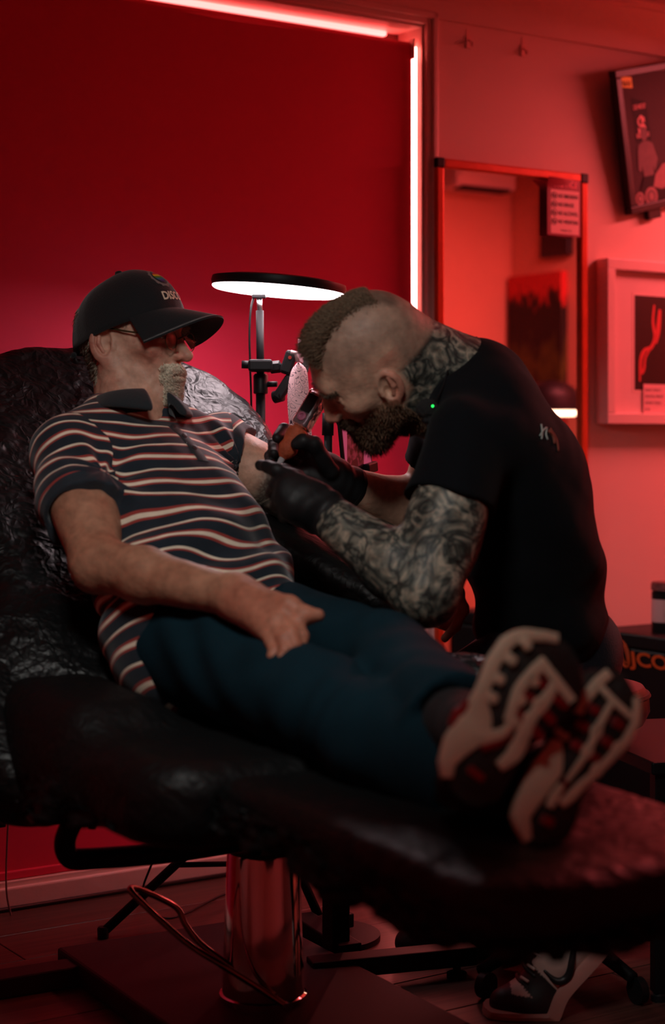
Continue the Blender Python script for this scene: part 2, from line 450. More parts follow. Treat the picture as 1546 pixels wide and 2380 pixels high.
# architrave with a moulded step
for nm, (a, b, c, d) in (('architrave_side', (wu1, wu1 + AW, 0.051, wz1 + AW)), ('architrave_head', (wu0 - 0.05, wu1, wz1, wz1 + AW))):
    o = wbox(nm, a, b, 0, 0.016, c, d, m_trim, win, 0.003)
    if 'side' in nm: wbox('moulding', a + AW * 0.45, b, 0.016, 0.024, c, d, m_trim, o, 0.004)
    else: wbox('moulding', a, b + AW, 0.016, 0.024, c + AW * 0.45, d, m_trim, o, 0.004)
# light strips in the reveal, behind the blind
strip = thing('led_strip', W(wu1 - 0.01, -0.05, wz0), 'glowing red light strip running up the right side of the window', 'light strip')
wbox('diffuser', wu1 - 0.013, wu1 - 0.0085, -0.074, -0.020, wz0 + 0.01, wz1 - 0.055, m_led, strip, 0.001)
wbox('channel', wu1 - 0.0085, wu1 - 0.0062, -0.076, -0.018, wz0 + 0.01, wz1 - 0.055, m_steel, strip)
strip = thing('led_strip', W((wu0 + wu1) / 2, -0.05, wz1 - 0.03), 'glowing pink-red light strip along the top of the window above the blind', 'light strip')
wbox('diffuser', wu0 + 0.05, wu1 - 0.06, -0.094, -0.082, wz1 - 0.020, wz1 - 0.008, m_led2, strip, 0.002)
wbox('channel', wu0 + 0.05, wu1 - 0.06, -0.100, -0.094, wz1 - 0.022, wz1 - 0.0065, m_steel, strip)

# roller blind
b_u1 = wpix(957, 400, -0.02)[0]; b_z1 = wpix(950, 105, -0.02)[1]
bl = thing('roller_blind', W(-0.2, -0.02, wz0), 'wide plain red roller blind drawn down over the window', 'blind')
nu, nz = 60, 40; vs = []; fs = []
for k, vo in ((0, -0.0195), (1, -0.0205)):
    for i in range(nu + 1):
        for j in range(nz + 1):
            u = wu0 + 0.02 + (b_u1 - wu0 - 0.02) * i / nu; z = wz0 + 0.012 + (b_z1 - wz0 - 0.012) * j / nz
            vs.append(W(u, vo + 0.0012 * math.sin(5 * u + 0.6) + 0.0008 * math.sin(9 * u), z))
    o_ = k * (nu + 1) * (nz + 1)
    for i in range(nu):
        for j in range(nz):
            a = o_ + i * (nz + 1) + j; fs.append((a, a + nz + 1, a + nz + 2, a + 1) if k == 0 else (a, a + 1, a + nz + 2, a + nz + 1))
mobj('blind_fabric', vs, fs, m_blind, bl, True)
tube('roller_tube', [W(wu0 + 0.03, -0.036, b_z1 - 0.004), W(b_u1 - 0.002, -0.036, b_z1 - 0.004)], 0.016, m_blind, bl, 20)
wbox('bottom_rail', wu0 + 0.02, b_u1, -0.028, -0.012, wz0 + 0.003, wz0 + 0.022, m_blind, bl, 0.003)
br = wbox('bracket', b_u1 + 0.001, b_u1 + 0.006, -0.052, -0.012, b_z1 - 0.035, b_z1 + 0.018, m_trim, bl, 0.002)
tube('bracket_pin', [W(b_u1 - 0.001, -0.036, b_z1 - 0.004), W(b_u1 + 0.012, -0.036, b_z1 - 0.004)], 0.009, m_steel, br)
# bead chain at the left, hanging free below the chair
c0 = wpix(24, 1740, 0.05); c1 = wpix(14, 2040, 0.05)
tube('pull_chain', [W(c0[0], 0.02, 0.75), W(c0[0], 0.05, c0[1]), W(c1[0], 0.05, c1[1]), W(c1[0] + 0.012, 0.05, c1[1] - 0.09), W(c1[0] + 0.002, 0.055, c1[1] - 0.12), W(c1[0] - 0.03, 0.055, c1[1] - 0.125)], 0.0022, mat('chain_grey', S(120, 90, 88), 0.4), bl, 6, sm=6)

# two clear adhesive hooks
m_clear = mat('clear_hook', S(236, 190, 180), 0.15, coat=0.6)
for (px, py, lab) in ((1088, 98, 'small clear adhesive hook on the wall, the one nearer the window'), (1215, 117, 'small clear adhesive hook on the wall, the one nearer the framed pictures')):
    u, z = wpix(px, py)
    h = thing('adhesive_hook', W(u, 0, z), lab, 'hook', 'clear adhesive wall hooks')
    wbox('back_plate', u - 0.009, u + 0.009, 0.0, 0.004, z - 0.018, z + 0.016, m_clear, h, 0.002)
    tube('hook', [W(u, 0.004, z + 0.004), W(u, 0.012, z - 0.002), W(u, 0.016, z - 0.012), W(u, 0.02, z - 0.012), W(u, 0.021, z - 0.003)], 0.0028, m_clear, h, 8, sm=4)
    wbox('adhesive_tab', u - 0.005, u + 0.005, 0.0, 0.0012, z + 0.016, z + 0.034, m_clear, h)

# ------------------------------------------------------------------ mirror
VM = 0.03
mu0, mz1 = wpix(1013, 366, VM); mu1, _z = wpix(1364, 405, VM); mz0 = 0.36
m_copper = mat('copper_wood_frame', S(205, 72, 36), 0.32, metal=0.35, bump=0.1, bscale=14, var=0.2, vscale=20)
m_glass = mat('mirror_glass', (0.86, 0.86, 0.86, 1), 0.015, metal=1.0)
mr = thing('wall_mirror', W((mu0 + mu1) / 2, 0.02, mz0), 'tall mirror in a thin copper-red frame with black corners, behind the bending man', 'mirror')
FW = 0.024
wbox('mirror_glass', mu0 + FW * 0.8, mu1 - FW * 0.8, 0.012, VM - 0.006, mz0 + FW * 0.8, mz1 - FW * 0.8, m_glass, mr)
wbox('back_board', mu0 + 0.004, mu1 - 0.004, 0.001, 0.012, mz0 + 0.004, mz1 - 0.004, m_blackp, mr)
wbox('frame_rail', mu0 + FW, mu1 - FW, 0.006, VM + 0.006, mz1 - FW, mz1, m_copper, mr, 0.004)
wbox('frame_rail', mu0 + FW, mu1 - FW, 0.006, VM + 0.006, mz0, mz0 + FW, m_copper, mr, 0.004)
for a in (mu0, mu1 - FW):
    wbox('frame_rail', a, a + FW, 0.006, VM + 0.006, mz0 + FW, mz1 - FW, m_copper, mr, 0.004)
    for zz in (mz0, mz1 - FW): wbox('corner_cap', a - 0.001, a + FW + 0.001, 0.005, VM + 0.0075, zz - 0.001, zz + FW + 0.001, m_blackp, mr, 0.003)

# notice sheet taped to the mirror's upper right corner
def notice():
    v = VM + 0.010
    ua, za = wpix(1272, 412, v); ub, zb = wpix(1349, 552, v); w, h = ub - ua, za - zb
    root = thing('notice_sign', W(ua, v, zb), 'small pink notice sheet listing four forbidden things, stuck on the mirror corner', 'sign')
    m_r = mat('notice_red', S(150, 30, 60), 0.5); m_p = mat('notice_paper', S(240, 190, 190), 0.55); m_i = mat('notice_ink', S(38, 10, 16), 0.6)
    m_t = mat('notice_title', S(255, 120, 140), 0.5)
    # sheet with a curled upper corner
    vs, fs = [], []; n = 14
    for k in (0, 1):
        for i in range(n + 1):
            for j in range(n + 1):
                a, b = i / n, j / n
                curl = max(0, (b - 0.86)) * 0.18 * max(0, 0.75 - a)
                vs.append(W(ua + w * a - curl * 0.6, v + curl + 0.0012 * k, zb + h * b))
        o_ = k * (n + 1) ** 2
        for i in range(n):
            for j in range(n):
                q = (o_ + i * (n + 1) + j, o_ + (i + 1) * (n + 1) + j, o_ + (i + 1) * (n + 1) + j + 1, o_ + i * (n + 1) + j + 1)
                fs.append(q if k else q[::-1])
    sh = mobj('sheet', vs, fs, m_r, root, True)
    pl = wbox('white_panel', ua + w * 0.10, ua + w * 0.95, v + 0.0013, v + 0.0018, zb + h * 0.035, zb + h * 0.80, m_p, root)
    vv = v + 0.0022
    text('title', 'NOTICE', W(ua + w * 0.20, vv, zb + h * 0.855), U3, Z3, 0.024, m_t, root, shear=0.2, fit=w * 0.70, offs=0.0006)
    for i, s in enumerate(('NO SMOKING', 'NO DRUGS', 'NO ALCOHOL', 'NO WEAPONS')):
        zz = zb + h * (0.665 - 0.15 * i)
        text('line_of_text', s, W(ua + w * 0.31, vv, zz), U3, Z3, 0.0145, m_i, root, fit=w * (0.60 if i != 1 else 0.47), offs=0.0004)
        ring = [W(ua + w * 0.20 + 0.008 * math.cos(q), vv, zz + 0.005 + 0.009 * math.sin(q)) for q in np.linspace(0, 2 * math.pi, 17)]
        rg = tube('ban_symbol', ring, 0.0009, m_i, root, 5)
        tube('slash', [W(ua + w * 0.20 - 0.006, vv, zz + 0.011), W(ua + w * 0.20 + 0.006, vv, zz - 0.001)], 0.0008, m_i, rg, 5)
        box('pictogram', W(ua + w * 0.20, vv, zz + 0.004), (0.007, 0.0006, 0.004), m_i, rg, WAX)
    text('line_of_text', 'THANK YOU', W(ua + w * 0.38, vv, zb + h * 0.075), U3, Z3, 0.009, m_i, root, fit=w * 0.34)
notice()

# ------------------------------------------------------------------ framed pictures
def framed_black():
    v = 0.055
    u0, zt = wpix(1421, 165, v); zb = wpix(1460, 500, 0.02)[1]; ww = 0.46
    root = thing('framed_picture', W(u0 + ww / 2, 0.0, zb), 'black framed portrait photograph with a yellow price sticker, hung high on the right', 'picture', 'framed pictures on the back wall')
    # the frame leans: top forward of the wall, sheared a little to the right downwards as it hangs askew
    tl = W(u0, v, zt); dn = nrm(W(wpix(1460, 503, 0.02)[0], 0.02, zb) - tl); L = np.linalg.norm(W(wpix(1460, 503, 0.02)[0], 0.02, zb) - tl)
    ex = nrm(U3 - dn * (U3 @ dn)); nn = np.cross(ex, -dn); ey = -dn
    ax = np.stack([ex, nn, ey]); C = lambda a, b, c=0.0: tl + ex * a - ey * b + nn * c
    fw = 0.022
    m_f = mat('frame_black', (0.010, 0.010, 0.013, 1), 0.35)
    for (c, s) in ((C(ww / 2, fw / 2), (ww, 0.03, fw)), (C(ww / 2, L - fw / 2), (ww, 0.03, fw)), (C(fw / 2, L / 2), (fw, 0.03, L - 2 * fw)), (C(ww - fw / 2, L / 2), (fw, 0.03, L - 2 * fw))):
        box('frame_rail', c, s, m_f, root, ax, 0.003)
    m_bg = mat('photo_grey', S(56, 40, 42), 0.6, var=0.15, vscale=3, spec=0.2); m_dk = mat('photo_dark', S(18, 10, 14), 0.6, spec=0.2); m_lt = mat('photo_light', S(150, 104, 104), 0.6, var=0.3, vscale=60)
    m_md = mat('photo_mid', S(98, 68, 70), 0.6, var=0.3, vscale=40)
    pr = box('print', C(ww / 2, L / 2, 0.002), (ww - 2 * fw, 0.004, L - 2 * fw), m_bg, root, ax)
    box('back_board', C(ww / 2, L / 2, -0.008), (ww - fw, 0.006, L - fw), m_dk, root, ax)
    m_ltr = mat('photo_lettering', S(225, 160, 158), 0.6)
    k = L / 345.0                                          # metres per photo pixel down the picture
    def poly(nm, pts, m, lay): # pts in (x px from the left frame edge, y px down)
        n_ = len(pts); return mobj(nm, [C(x * k * 1.05, y * k, 0.0045 + lay * 0.0004) for x, y in pts], [tuple(range(n_))[::-1]], m, pr)
    def disc(nm, x, y, r, ry, m, lay): return poly(nm, [(x + r * math.cos(q), y + ry * math.sin(q)) for q in np.linspace(0, 2 * math.pi, 25)[:-1]], m, lay)
    poly('bandana_panel', [(47, 70), (92, 86), (96, 180), (47, 178)], m_dk, 0)
    for s, x, y, sz, ft in (('CASH MONEY', 49, 100, 0.020, 42), ('RECORDS', 50, 168, 0.018, 42)):
        text('lettering', s, C(x * k * 1.05, y * k, 0.0056), ex, ey, sz, m_ltr, pr, fit=ft * k, offs=0.0003)
    text('lettering', '$', C(60 * k, 158 * k, 0.0056), ex, ey, 0.068, m_ltr, pr, fit=26 * k, offs=0.003)
    disc('figure_head', 73, 160, 11, 17, m_md, 3)
    poly('figure_torso', [(64, 178), (82, 178), (97, 186), (108, 225), (96, 255), (92, 238), (90, 268), (60, 268), (58, 235), (54, 250), (44, 245), (48, 200), (52, 186)], m_md, 3)
    poly('figure_legs', [(58, 262), (92, 262), (140, 250), (150, 345), (18, 345), (30, 310), (46, 290)], m_dk, 4)
    poly('figure_sleeve', [(84, 290), (95, 262), (120, 240), (140, 240), (140, 295), (110, 300)], m_lt, 5)
    for (x, y, rr) in ((38, 312, 14), (74, 312, 20)):
        disc('medallion', x, y, rr, rr * 1.15, m_lt, 6)
        disc('medallion_core', x, y, rr * 0.7, rr * 0.8, m_md, 7); disc('medallion_core', x, y, rr * 0.35, rr * 0.45, m_lt, 8)
    st = poly('price_sticker', [(20, 16), (55, 22), (55, 48), (21, 42)], mat('sticker_yellow', S(255, 222, 30), 0.5), 2)
    text('price', '$650', C(26 * k, 39 * k, 0.0060), ex - 0.16 * ey, ey, 0.021, m_dk, st, fit=26 * k)
    # lower stand-off bracket
    box('wall_bracket', C(0.10, L + 0.012, -0.006), (0.05, 0.02, 0.03), m_f, root, ax, 0.002)
framed_black()

def framed_white():
    v = 0.05
    u0, zt = wpix(1413, 599, v); zb = wpix(1413, 985, v)[1]; ww = 0.44
    root = thing('framed_picture', W(u0 + ww / 2, 0, zb), 'white framed dark print with wide mat and a caption card, hung low on the right', 'picture', 'framed pictures on the back wall')
    m_fw = mat('frame_white', S(232, 200, 196), 0.4); m_mat = mat('mat_board', S(226, 196, 192), 0.8); m_dk = mat('print_dark', S(30, 8, 14), 0.35, var=0.6, vscale=14); m_r = mat('print_red', S(206, 66, 66), 0.4)
    fw = 0.030
    for (a, b, c, d) in ((u0, u0 + ww, zt - fw, zt), (u0, u0 + ww, zb, zb + fw), (u0, u0 + fw, zb + fw, zt - fw), (u0 + ww - fw, u0 + ww, zb + fw, zt - fw)):
        wbox('frame_rail', a, b, 0.002, v, c, d, m_fw, root, 0.002)
    wbox('mat_board', u0 + fw, u0 + ww - fw, 0.002, v - 0.022, zb + fw, zt - fw, m_mat, root)
    up, zp = wpix(1476, 686, v - 0.02); zq = wpix(1476, 906, v - 0.02)[1]
    wbox('inner_border', up - 0.008, u0 + ww - fw - 0.05, v - 0.022, v - 0.0212, zq - 0.008, zp + 0.008, m_fw, root)
    pr = wbox('print', up, u0 + ww - fw - 0.058, v - 0.0215, v - 0.0206, zq, zp, m_dk, root)
    # a pale twisting form in the print
    k = (zp - zq) / 220.0
    for path, r in ((((62, 20), (58, 60), (64, 95), (52, 120), (30, 128), (18, 150), (16, 200)), 5.0), (((52, 120), (34, 145), (30, 170), (22, 180), (22, 150), (34, 130)), 3.5), (((80, 30), (74, 80), (66, 110)), 7.0)):
        pts = spline([W(up + x * k, v - 0.0203, zp - y * k) for x, y in path], 6)
        vs, fs = [], []
        for i, p in enumerate(pts):
            t = nrm(pts[min(i + 1, len(pts) - 1)] - pts[max(i - 1, 0)]); s = np.cross(N3, t) * r * k * (0.5 + 0.5 * math.sin(math.pi * (i + 1) / (len(pts) + 1)))
            vs += [p + s, p - s]
            if i: fs.append((2 * i - 2, 2 * i - 1, 2 * i + 1, 2 * i))
        mobj('print_form', vs, fs, m_r, pr)
    uc, zc = wpix(1506, 892, v); zc2 = wpix(1502, 968, v)[1]
    card = wbox('caption_card', uc, uc + 0.16, v - 0.019, v - 0.0175, zc2, zc, mat('caption_paper', S(226, 180, 180), 0.6), root)
    m_i = mat('notice_ink')
    for i, s in enumerate(('DAN CARLO', 'DIGITAL PRINT', 'ADAM TORO', '$ 50')):
        text('line_of_text', s, W(uc + 0.006, v - 0.0172, zc - 0.020 - 0.0185 * i), U3, Z3, 0.0105, m_i, card)
framed_white()

# ------------------------------------------------------------------ what the mirror shows: partition and right wall
m_ac = mat('white_plastic', S(225, 205, 198), 0.4)
a = mirror_hit(1000, 392, VM, v1=V1P); b = mirror_hit(1150, 414, VM, v1=V1P)
ac = thing('air_conditioner', W((a[0] + b[0]) / 2, V1P, b[2]), 'white split air conditioner high on the wall seen in the mirror', 'air conditioner')
uu0, uu1 = sorted((a[0], b[0])); zz1, zz0 = max(a[2], b[2]) , min(a[2], b[2])
zz0 -= 0.075; zz1 = min(zz0 + 0.20, CEIL - 0.02)
wbox('body', uu0 + 0.02, uu1, V1P - 0.16, V1P, zz0, zz1, m_ac, ac, 0.02)
wbox('louvre', uu0 + 0.05, uu1 - 0.04, V1P - 0.165, V1P - 0.10, zz0 - 0.008, zz0 + 0.006, m_blackp, ac, 0.002)

# canvas landscape on the right wall: red sky, dark firs, red flowers
def canvas_mat():
    m = bpy.data.materials.new('canvas_landscape'); m.use_nodes = True; nt = m.node_tree; bs = nt.nodes['Principled BSDF']
    tc = N(nt, 'ShaderNodeTexCoord'); sp = N(nt, 'ShaderNodeSeparateXYZ'); nt.links.new(tc.outputs['Generated'], sp.inputs[0])
    no = N(nt, 'ShaderNodeTexNoise'); no.inputs['Scale'].default_value = 7; no.inputs['Detail'].default_value = 6
    nt.links.new(tc.outputs['Generated'], no.inputs['Vector'])
    ad = N(nt, 'ShaderNodeMath', operation='MULTIPLY_ADD'); ad.inputs[1].default_value = 0.5
    nt.links.new(no.outputs['Fac'], ad.inputs[0]); nt.links.new(sp.outputs['Z'], ad.inputs[2])
    cr = N(nt, 'ShaderNodeValToRGB'); e = cr.color_ramp.elements
    e[0].position = 0.2; e[0].color = S(170, 40, 40); e[1].position = 1.0; e[1].color = S(205, 50, 45)
    for pos, c in ((0.40, S(120, 40, 34)), (0.55, S(30, 36, 16)), (0.66, S(80, 84, 24)), (0.78, S(22, 26, 16)), (1.06, S(28, 30, 16)), (1.12, S(230, 60, 40))):
        if pos <= 1: x = e.new(pos); x.color = c
    x = e.new(0.96); x.color = S(26, 28, 16)
    mr_ = N(nt, 'ShaderNodeMath', operation='DIVIDE'); mr_.inputs[1].default_value = 1.15
    nt.links.new(ad.outputs[0], mr_.inputs[0]); nt.links.new(mr_.outputs[0], cr.inputs[0]); nt.links.new(cr.outputs[0], bs.inputs['Base Color'])
    bs.inputs['Roughness'].default_value = 0.6; return m
a = mirror_hit(1150, 655, VM, u1=U1R); b = mirror_hit(1325, 625, VM, u1=U1R); c = mirror_hit(1240, 1010, VM, u1=U1R)
va, vb = sorted((min(a[1], V1P - 0.02), b[1]))
cv = thing('canvas_painting', W(U1R - 0.02, (va + vb) / 2, c[2]), 'large unframed landscape canvas with red sky and dark trees, seen in the mirror', 'painting')
wbox('canvas', U1R - 0.035, U1R - 0.002, va, vb, c[2] - 0.1, (a[2] + b[2]) / 2, canvas_mat(), cv, 0.003)
a = mirror_hit(1272, 540, VM, u1=U1R); b = mirror_hit(1338, 592, VM, u1=U1R)
va, vb = sorted((a[1], b[1]))
pf = thing('framed_picture', W(U1R, (va + vb) / 2, b[2]), 'small dark picture under the notice sheet, seen only in the mirror', 'picture')
wbox('frame', U1R - 0.03, U1R - 0.001, va, vb, b[2], b[2] + 0.34, mat('frame_black'), pf, 0.004)
wbox('print', U1R - 0.032, U1R - 0.0295, va + 0.02, vb - 0.02, b[2] + 0.02, b[2] + 0.32, mat('print_dark'), pf)

# topiary plant in front of the partition
def plant():
    u, v, z = mirror_hit(1062, 796, VM, dist=2.2); c = W(u, v, z)
    root = thing('potted_plant', W(u, v, 0), 'dark green bushy potted plant on a tall stand, seen in the mirror', 'plant')
    m_l = mat('leaf_green', S(56, 78, 26), 0.5, var=0.4, vscale=30)
    n = 420; d = rng.normal(size=(n, 3)); d /= np.linalg.norm(d, axis=1)[:, None]; r = 0.12 * rng.uniform(0.55, 1.0, n)[:, None]
    pos = c + d * r * V(1, 1, 0.75) - V(0, 0, 0.06)
    t = np.cross(d, rng.normal(size=(n, 3))); t /= np.linalg.norm(t, axis=1)[:, None]; s = np.cross(d, t)
    vs = np.stack([pos - t * 0.022, pos + s * 0.010 + d * 0.006, pos + t * 0.022, pos - s * 0.010 + d * 0.006], 1).reshape(-1, 3)
    nobj('foliage', vs, np.arange(4 * n).reshape(-1, 4), m_l, root)['kind'] = 'stuff'
    zb = c[2] - 0.17
    lathe('pot', W(u, v, zb - 0.13), [(0.055, 0), (0.075, 0.12), (0.08, 0.125), (0.08, 0.14), (0.07, 0.14), (0.068, 0.12)], mat('pot_clay', S(90, 40, 34), 0.7), root)
    lathe('stand', W(u, v, 0), [(0.14, 0), (0.14, 0.02), (0.02, 0.03), (0.02, zb - 0.16), (0.10, zb - 0.15), (0.10, zb - 0.13)], m_blackm, root)
    tube('stem', [W(u, v, zb - 0.02), c - V(0, 0, 0.1)], 0.008, mat('stem_brown', S(70, 50, 34), 0.8), root)
plant()
def dome_lamp():
    u, v, z = mirror_hit(1288, 955, VM, dist=1.7)
    root = thing('dome_lamp', W(u, v, 0), 'black dome-shaded floor lamp with a bright rim, seen low in the mirror', 'lamp')
    prof = [(0.004, 0.115), (0.05, 0.108), (0.085, 0.085), (0.105, 0.05), (0.112, 0.0), (0.108, 0.0), (0.10, 0.05), (0.08, 0.08), (0.0045, 0.10)]
    lathe('lamp_shade', W(u, v, z), prof, m_blackp, root)
    lathe('diffuser', W(u, v, z - 0.018), [(0.02, 0.0), (0.085, 0.0), (0.095, 0.012), (0.095, 0.02), (0.02, 0.02)], mat('lamp_glow', (1, 0.9, 0.8, 1), 0.5, emis=(1.0, 0.55, 0.35, 1), estr=7), root)
    tube('pole', [W(u, v + 0.0, 0.02), W(u, v, z - 0.017)], 0.011, m_blackm, root)
    lathe('base', W(u, v, 0.0), [(0.13, 0.0), (0.13, 0.015), (0.02, 0.03)], m_blackm, root)
dome_lamp()
# red tube fixtures carrying the ceiling light
for (c, e, lab) in ((V(1.90, 4.84, CEIL - 0.075), nrm(V(1.86, 4.87, 0) - V(1.90, 4.84, 0)), 'red light tube under the ceiling on the right side of the room'),):
    s = V(-e[1], e[0], 0)
    root = thing('ceiling_tube_light', c, lab, 'light')
    box('housing', c + V(0, 0, 0.03), (0.95, 0.08, 0.05), m_ac, root, np.stack([s, e, Z3]), 0.004)
    tube('tube', [c - s * 0.45, c + s * 0.45], 0.013, mat('led_red_strip_dim'), root)
# ------------------------------------------------------------------ people: shared pieces
def skin_mat(name, tattoo=False):
    m = bpy.data.materials.new(name); m.use_nodes = True; nt = m.node_tree; b = nt.nodes['Principled BSDF']; L = nt.links
    at = N(nt, 'ShaderNodeAttribute', attribute_name='col'); tc = N(nt, 'ShaderNodeTexCoord')
    n1 = N(nt, 'ShaderNodeTexNoise'); n1.inputs['Scale'].default_value = 55; n1.inputs['Detail'].default_value = 6; L.new(tc.outputs['Object'], n1.inputs['Vector'])
    mr = N(nt, 'ShaderNodeMapRange'); mr.inputs[1].default_value = 0.3; mr.inputs[2].default_value = 0.7; mr.inputs[3].default_value = 0.78; mr.inputs[4].default_value = 1.2
    L.new(n1.outputs['Fac'], mr.inputs[0])
    mu = N(nt, 'ShaderNodeVectorMath', operation='SCALE'); L.new(at.outputs['Color'], mu.inputs[0]); L.new(mr.outputs[0], mu.inputs[3])
    out = mu.outputs[0]
    if tattoo:
        # flowing scroll-work: bands of a strongly warped field, shaded inside, only where the skin carries ink
        ink = N(nt, 'ShaderNodeAttribute', attribute_name='ink')
        w = N(nt, 'ShaderNodeTexNoise'); w.inputs['Scale'].default_value = 15; w.inputs['Detail'].default_value = 2.6; w.inputs['Distortion'].default_value = 2.0
        L.new(tc.outputs['Object'], w.inputs['Vector'])
        wv = N(nt, 'ShaderNodeMath', operation='MULTIPLY'); wv.inputs[1].default_value = 3.6; L.new(w.outputs['Fac'], wv.inputs[0])
        fr = N(nt, 'ShaderNodeMath', operation='PINGPONG'); fr.inputs[1].default_value = 0.5; L.new(wv.outputs[0], fr.inputs[0])
        cr = N(nt, 'ShaderNodeValToRGB'); e = cr.color_ramp.elements
        e[0].position = 0.0; e[0].color = (0.022, 0.025, 0.022, 1); e[1].position = 0.5; e[1].color = (0.34, 0.28, 0.21, 1)
        x = e.new(0.08); x.color = (0.045, 0.048, 0.042, 1); x = e.new(0.2); x.color = (0.11, 0.11, 0.09, 1); x = e.new(0.38); x.color = (0.20, 0.185, 0.145, 1)
        L.new(fr.outputs[0], cr.inputs[0])
        n3 = N(nt, 'ShaderNodeTexNoise'); n3.inputs['Scale'].default_value = 30; n3.inputs['Detail'].default_value = 4; n3.inputs['Distortion'].default_value = 1.2; L.new(tc.outputs['Object'], n3.inputs['Vector'])
        c3 = N(nt, 'ShaderNodeMapRange'); c3.inputs[1].default_value = 0.36; c3.inputs[2].default_value = 0.6; c3.inputs[3].default_value = 0.45; c3.inputs[4].default_value = 1.2; L.new(n3.outputs['Fac'], c3.inputs[0])
        m2 = N(nt, 'ShaderNodeVectorMath', operation='SCALE'); L.new(cr.outputs[0], m2.inputs[0]); L.new(c3.outputs[0], m2.inputs[3])
        mx = N(nt, 'ShaderNodeMix'); mx.data_type = 'RGBA'; L.new(ink.outputs['Fac'], mx.inputs[0]); L.new(mu.outputs[0], mx.inputs[6])
        # ink over skin: multiply tint
        mm = N(nt, 'ShaderNodeMix'); mm.data_type = 'RGBA'; mm.blend_type = 'MULTIPLY'; mm.inputs[0].default_value = 1.0
        sc = N(nt, 'ShaderNodeVectorMath', operation='SCALE'); sc.inputs[3].default_value = 1.7; L.new(m2.outputs[0], sc.inputs[0])
        L.new(mu.outputs[0], mm.inputs[6]); L.new(sc.outputs[0], mm.inputs[7]); L.new(m2.outputs[0], mx.inputs[7]); out = mx.outputs[2]
    L.new(out, b.inputs['Base Color']); b.inputs['Roughness'].default_value = 0.52; b.inputs['Specular IOR Level'].default_value = 0.35
    n2 = N(nt, 'ShaderNodeTexNoise'); n2.inputs['Scale'].default_value = 140; n2.inputs['Detail'].default_value = 5; L.new(tc.outputs['Object'], n2.inputs['Vector'])
    bp = N(nt, 'ShaderNodeBump'); bp.inputs['Strength'].default_value = 0.25; bp.inputs['Distance'].default_value = 0.004
    L.new(n2.outputs['Fac'], bp.inputs['Height']); L.new(bp.outputs['Normal'], b.inputs['Normal'])
    MATS[name] = m; return m
def hair_mat(name, rough=0.6):
    m = bpy.data.materials.new(name); m.use_nodes = True; nt = m.node_tree; b = nt.nodes['Principled BSDF']
    at = N(nt, 'ShaderNodeAttribute', attribute_name='col'); nt.links.new(at.outputs['Color'], b.inputs['Base Color']); b.inputs['Roughness'].default_value = rough
    MATS[name] = m; return m
m_skin = skin_mat('skin_old'); m_skin2 = skin_mat('skin_tattooed', True); m_hair = hair_mat('hair_strands')
m_glove = mat('black_nitrile', (0.010, 0.010, 0.011, 1), 0.55, bump=0.08, bscale=70, spec=0.28)

class Frame:
    """local head axes: x forward, y to the person's left, z up"""
    def __init__(s, o, fwd, up, k=1.0):
        s.o = np.asarray(o, float); s.x = nrm(fwd); up = np.asarray(up, float); s.z = nrm(up - s.x * (up @ s.x)); s.y = np.cross(s.z, s.x); s.k = k
        s.A = np.stack([s.x, s.y, s.z])
    def __call__(s, x, y, z): return s.o + s.k * (x * s.x + y * s.y + z * s.z)
    def inv(s, p): return ((p - s.o) @ s.A.T) / s.k
    def rot(s, ax, a):
        R = np.array(Matrix.Rotation(a, 3, 'XYZ'.__getitem__('XYZ'.index(ax)))); return (R.T @ s.A)

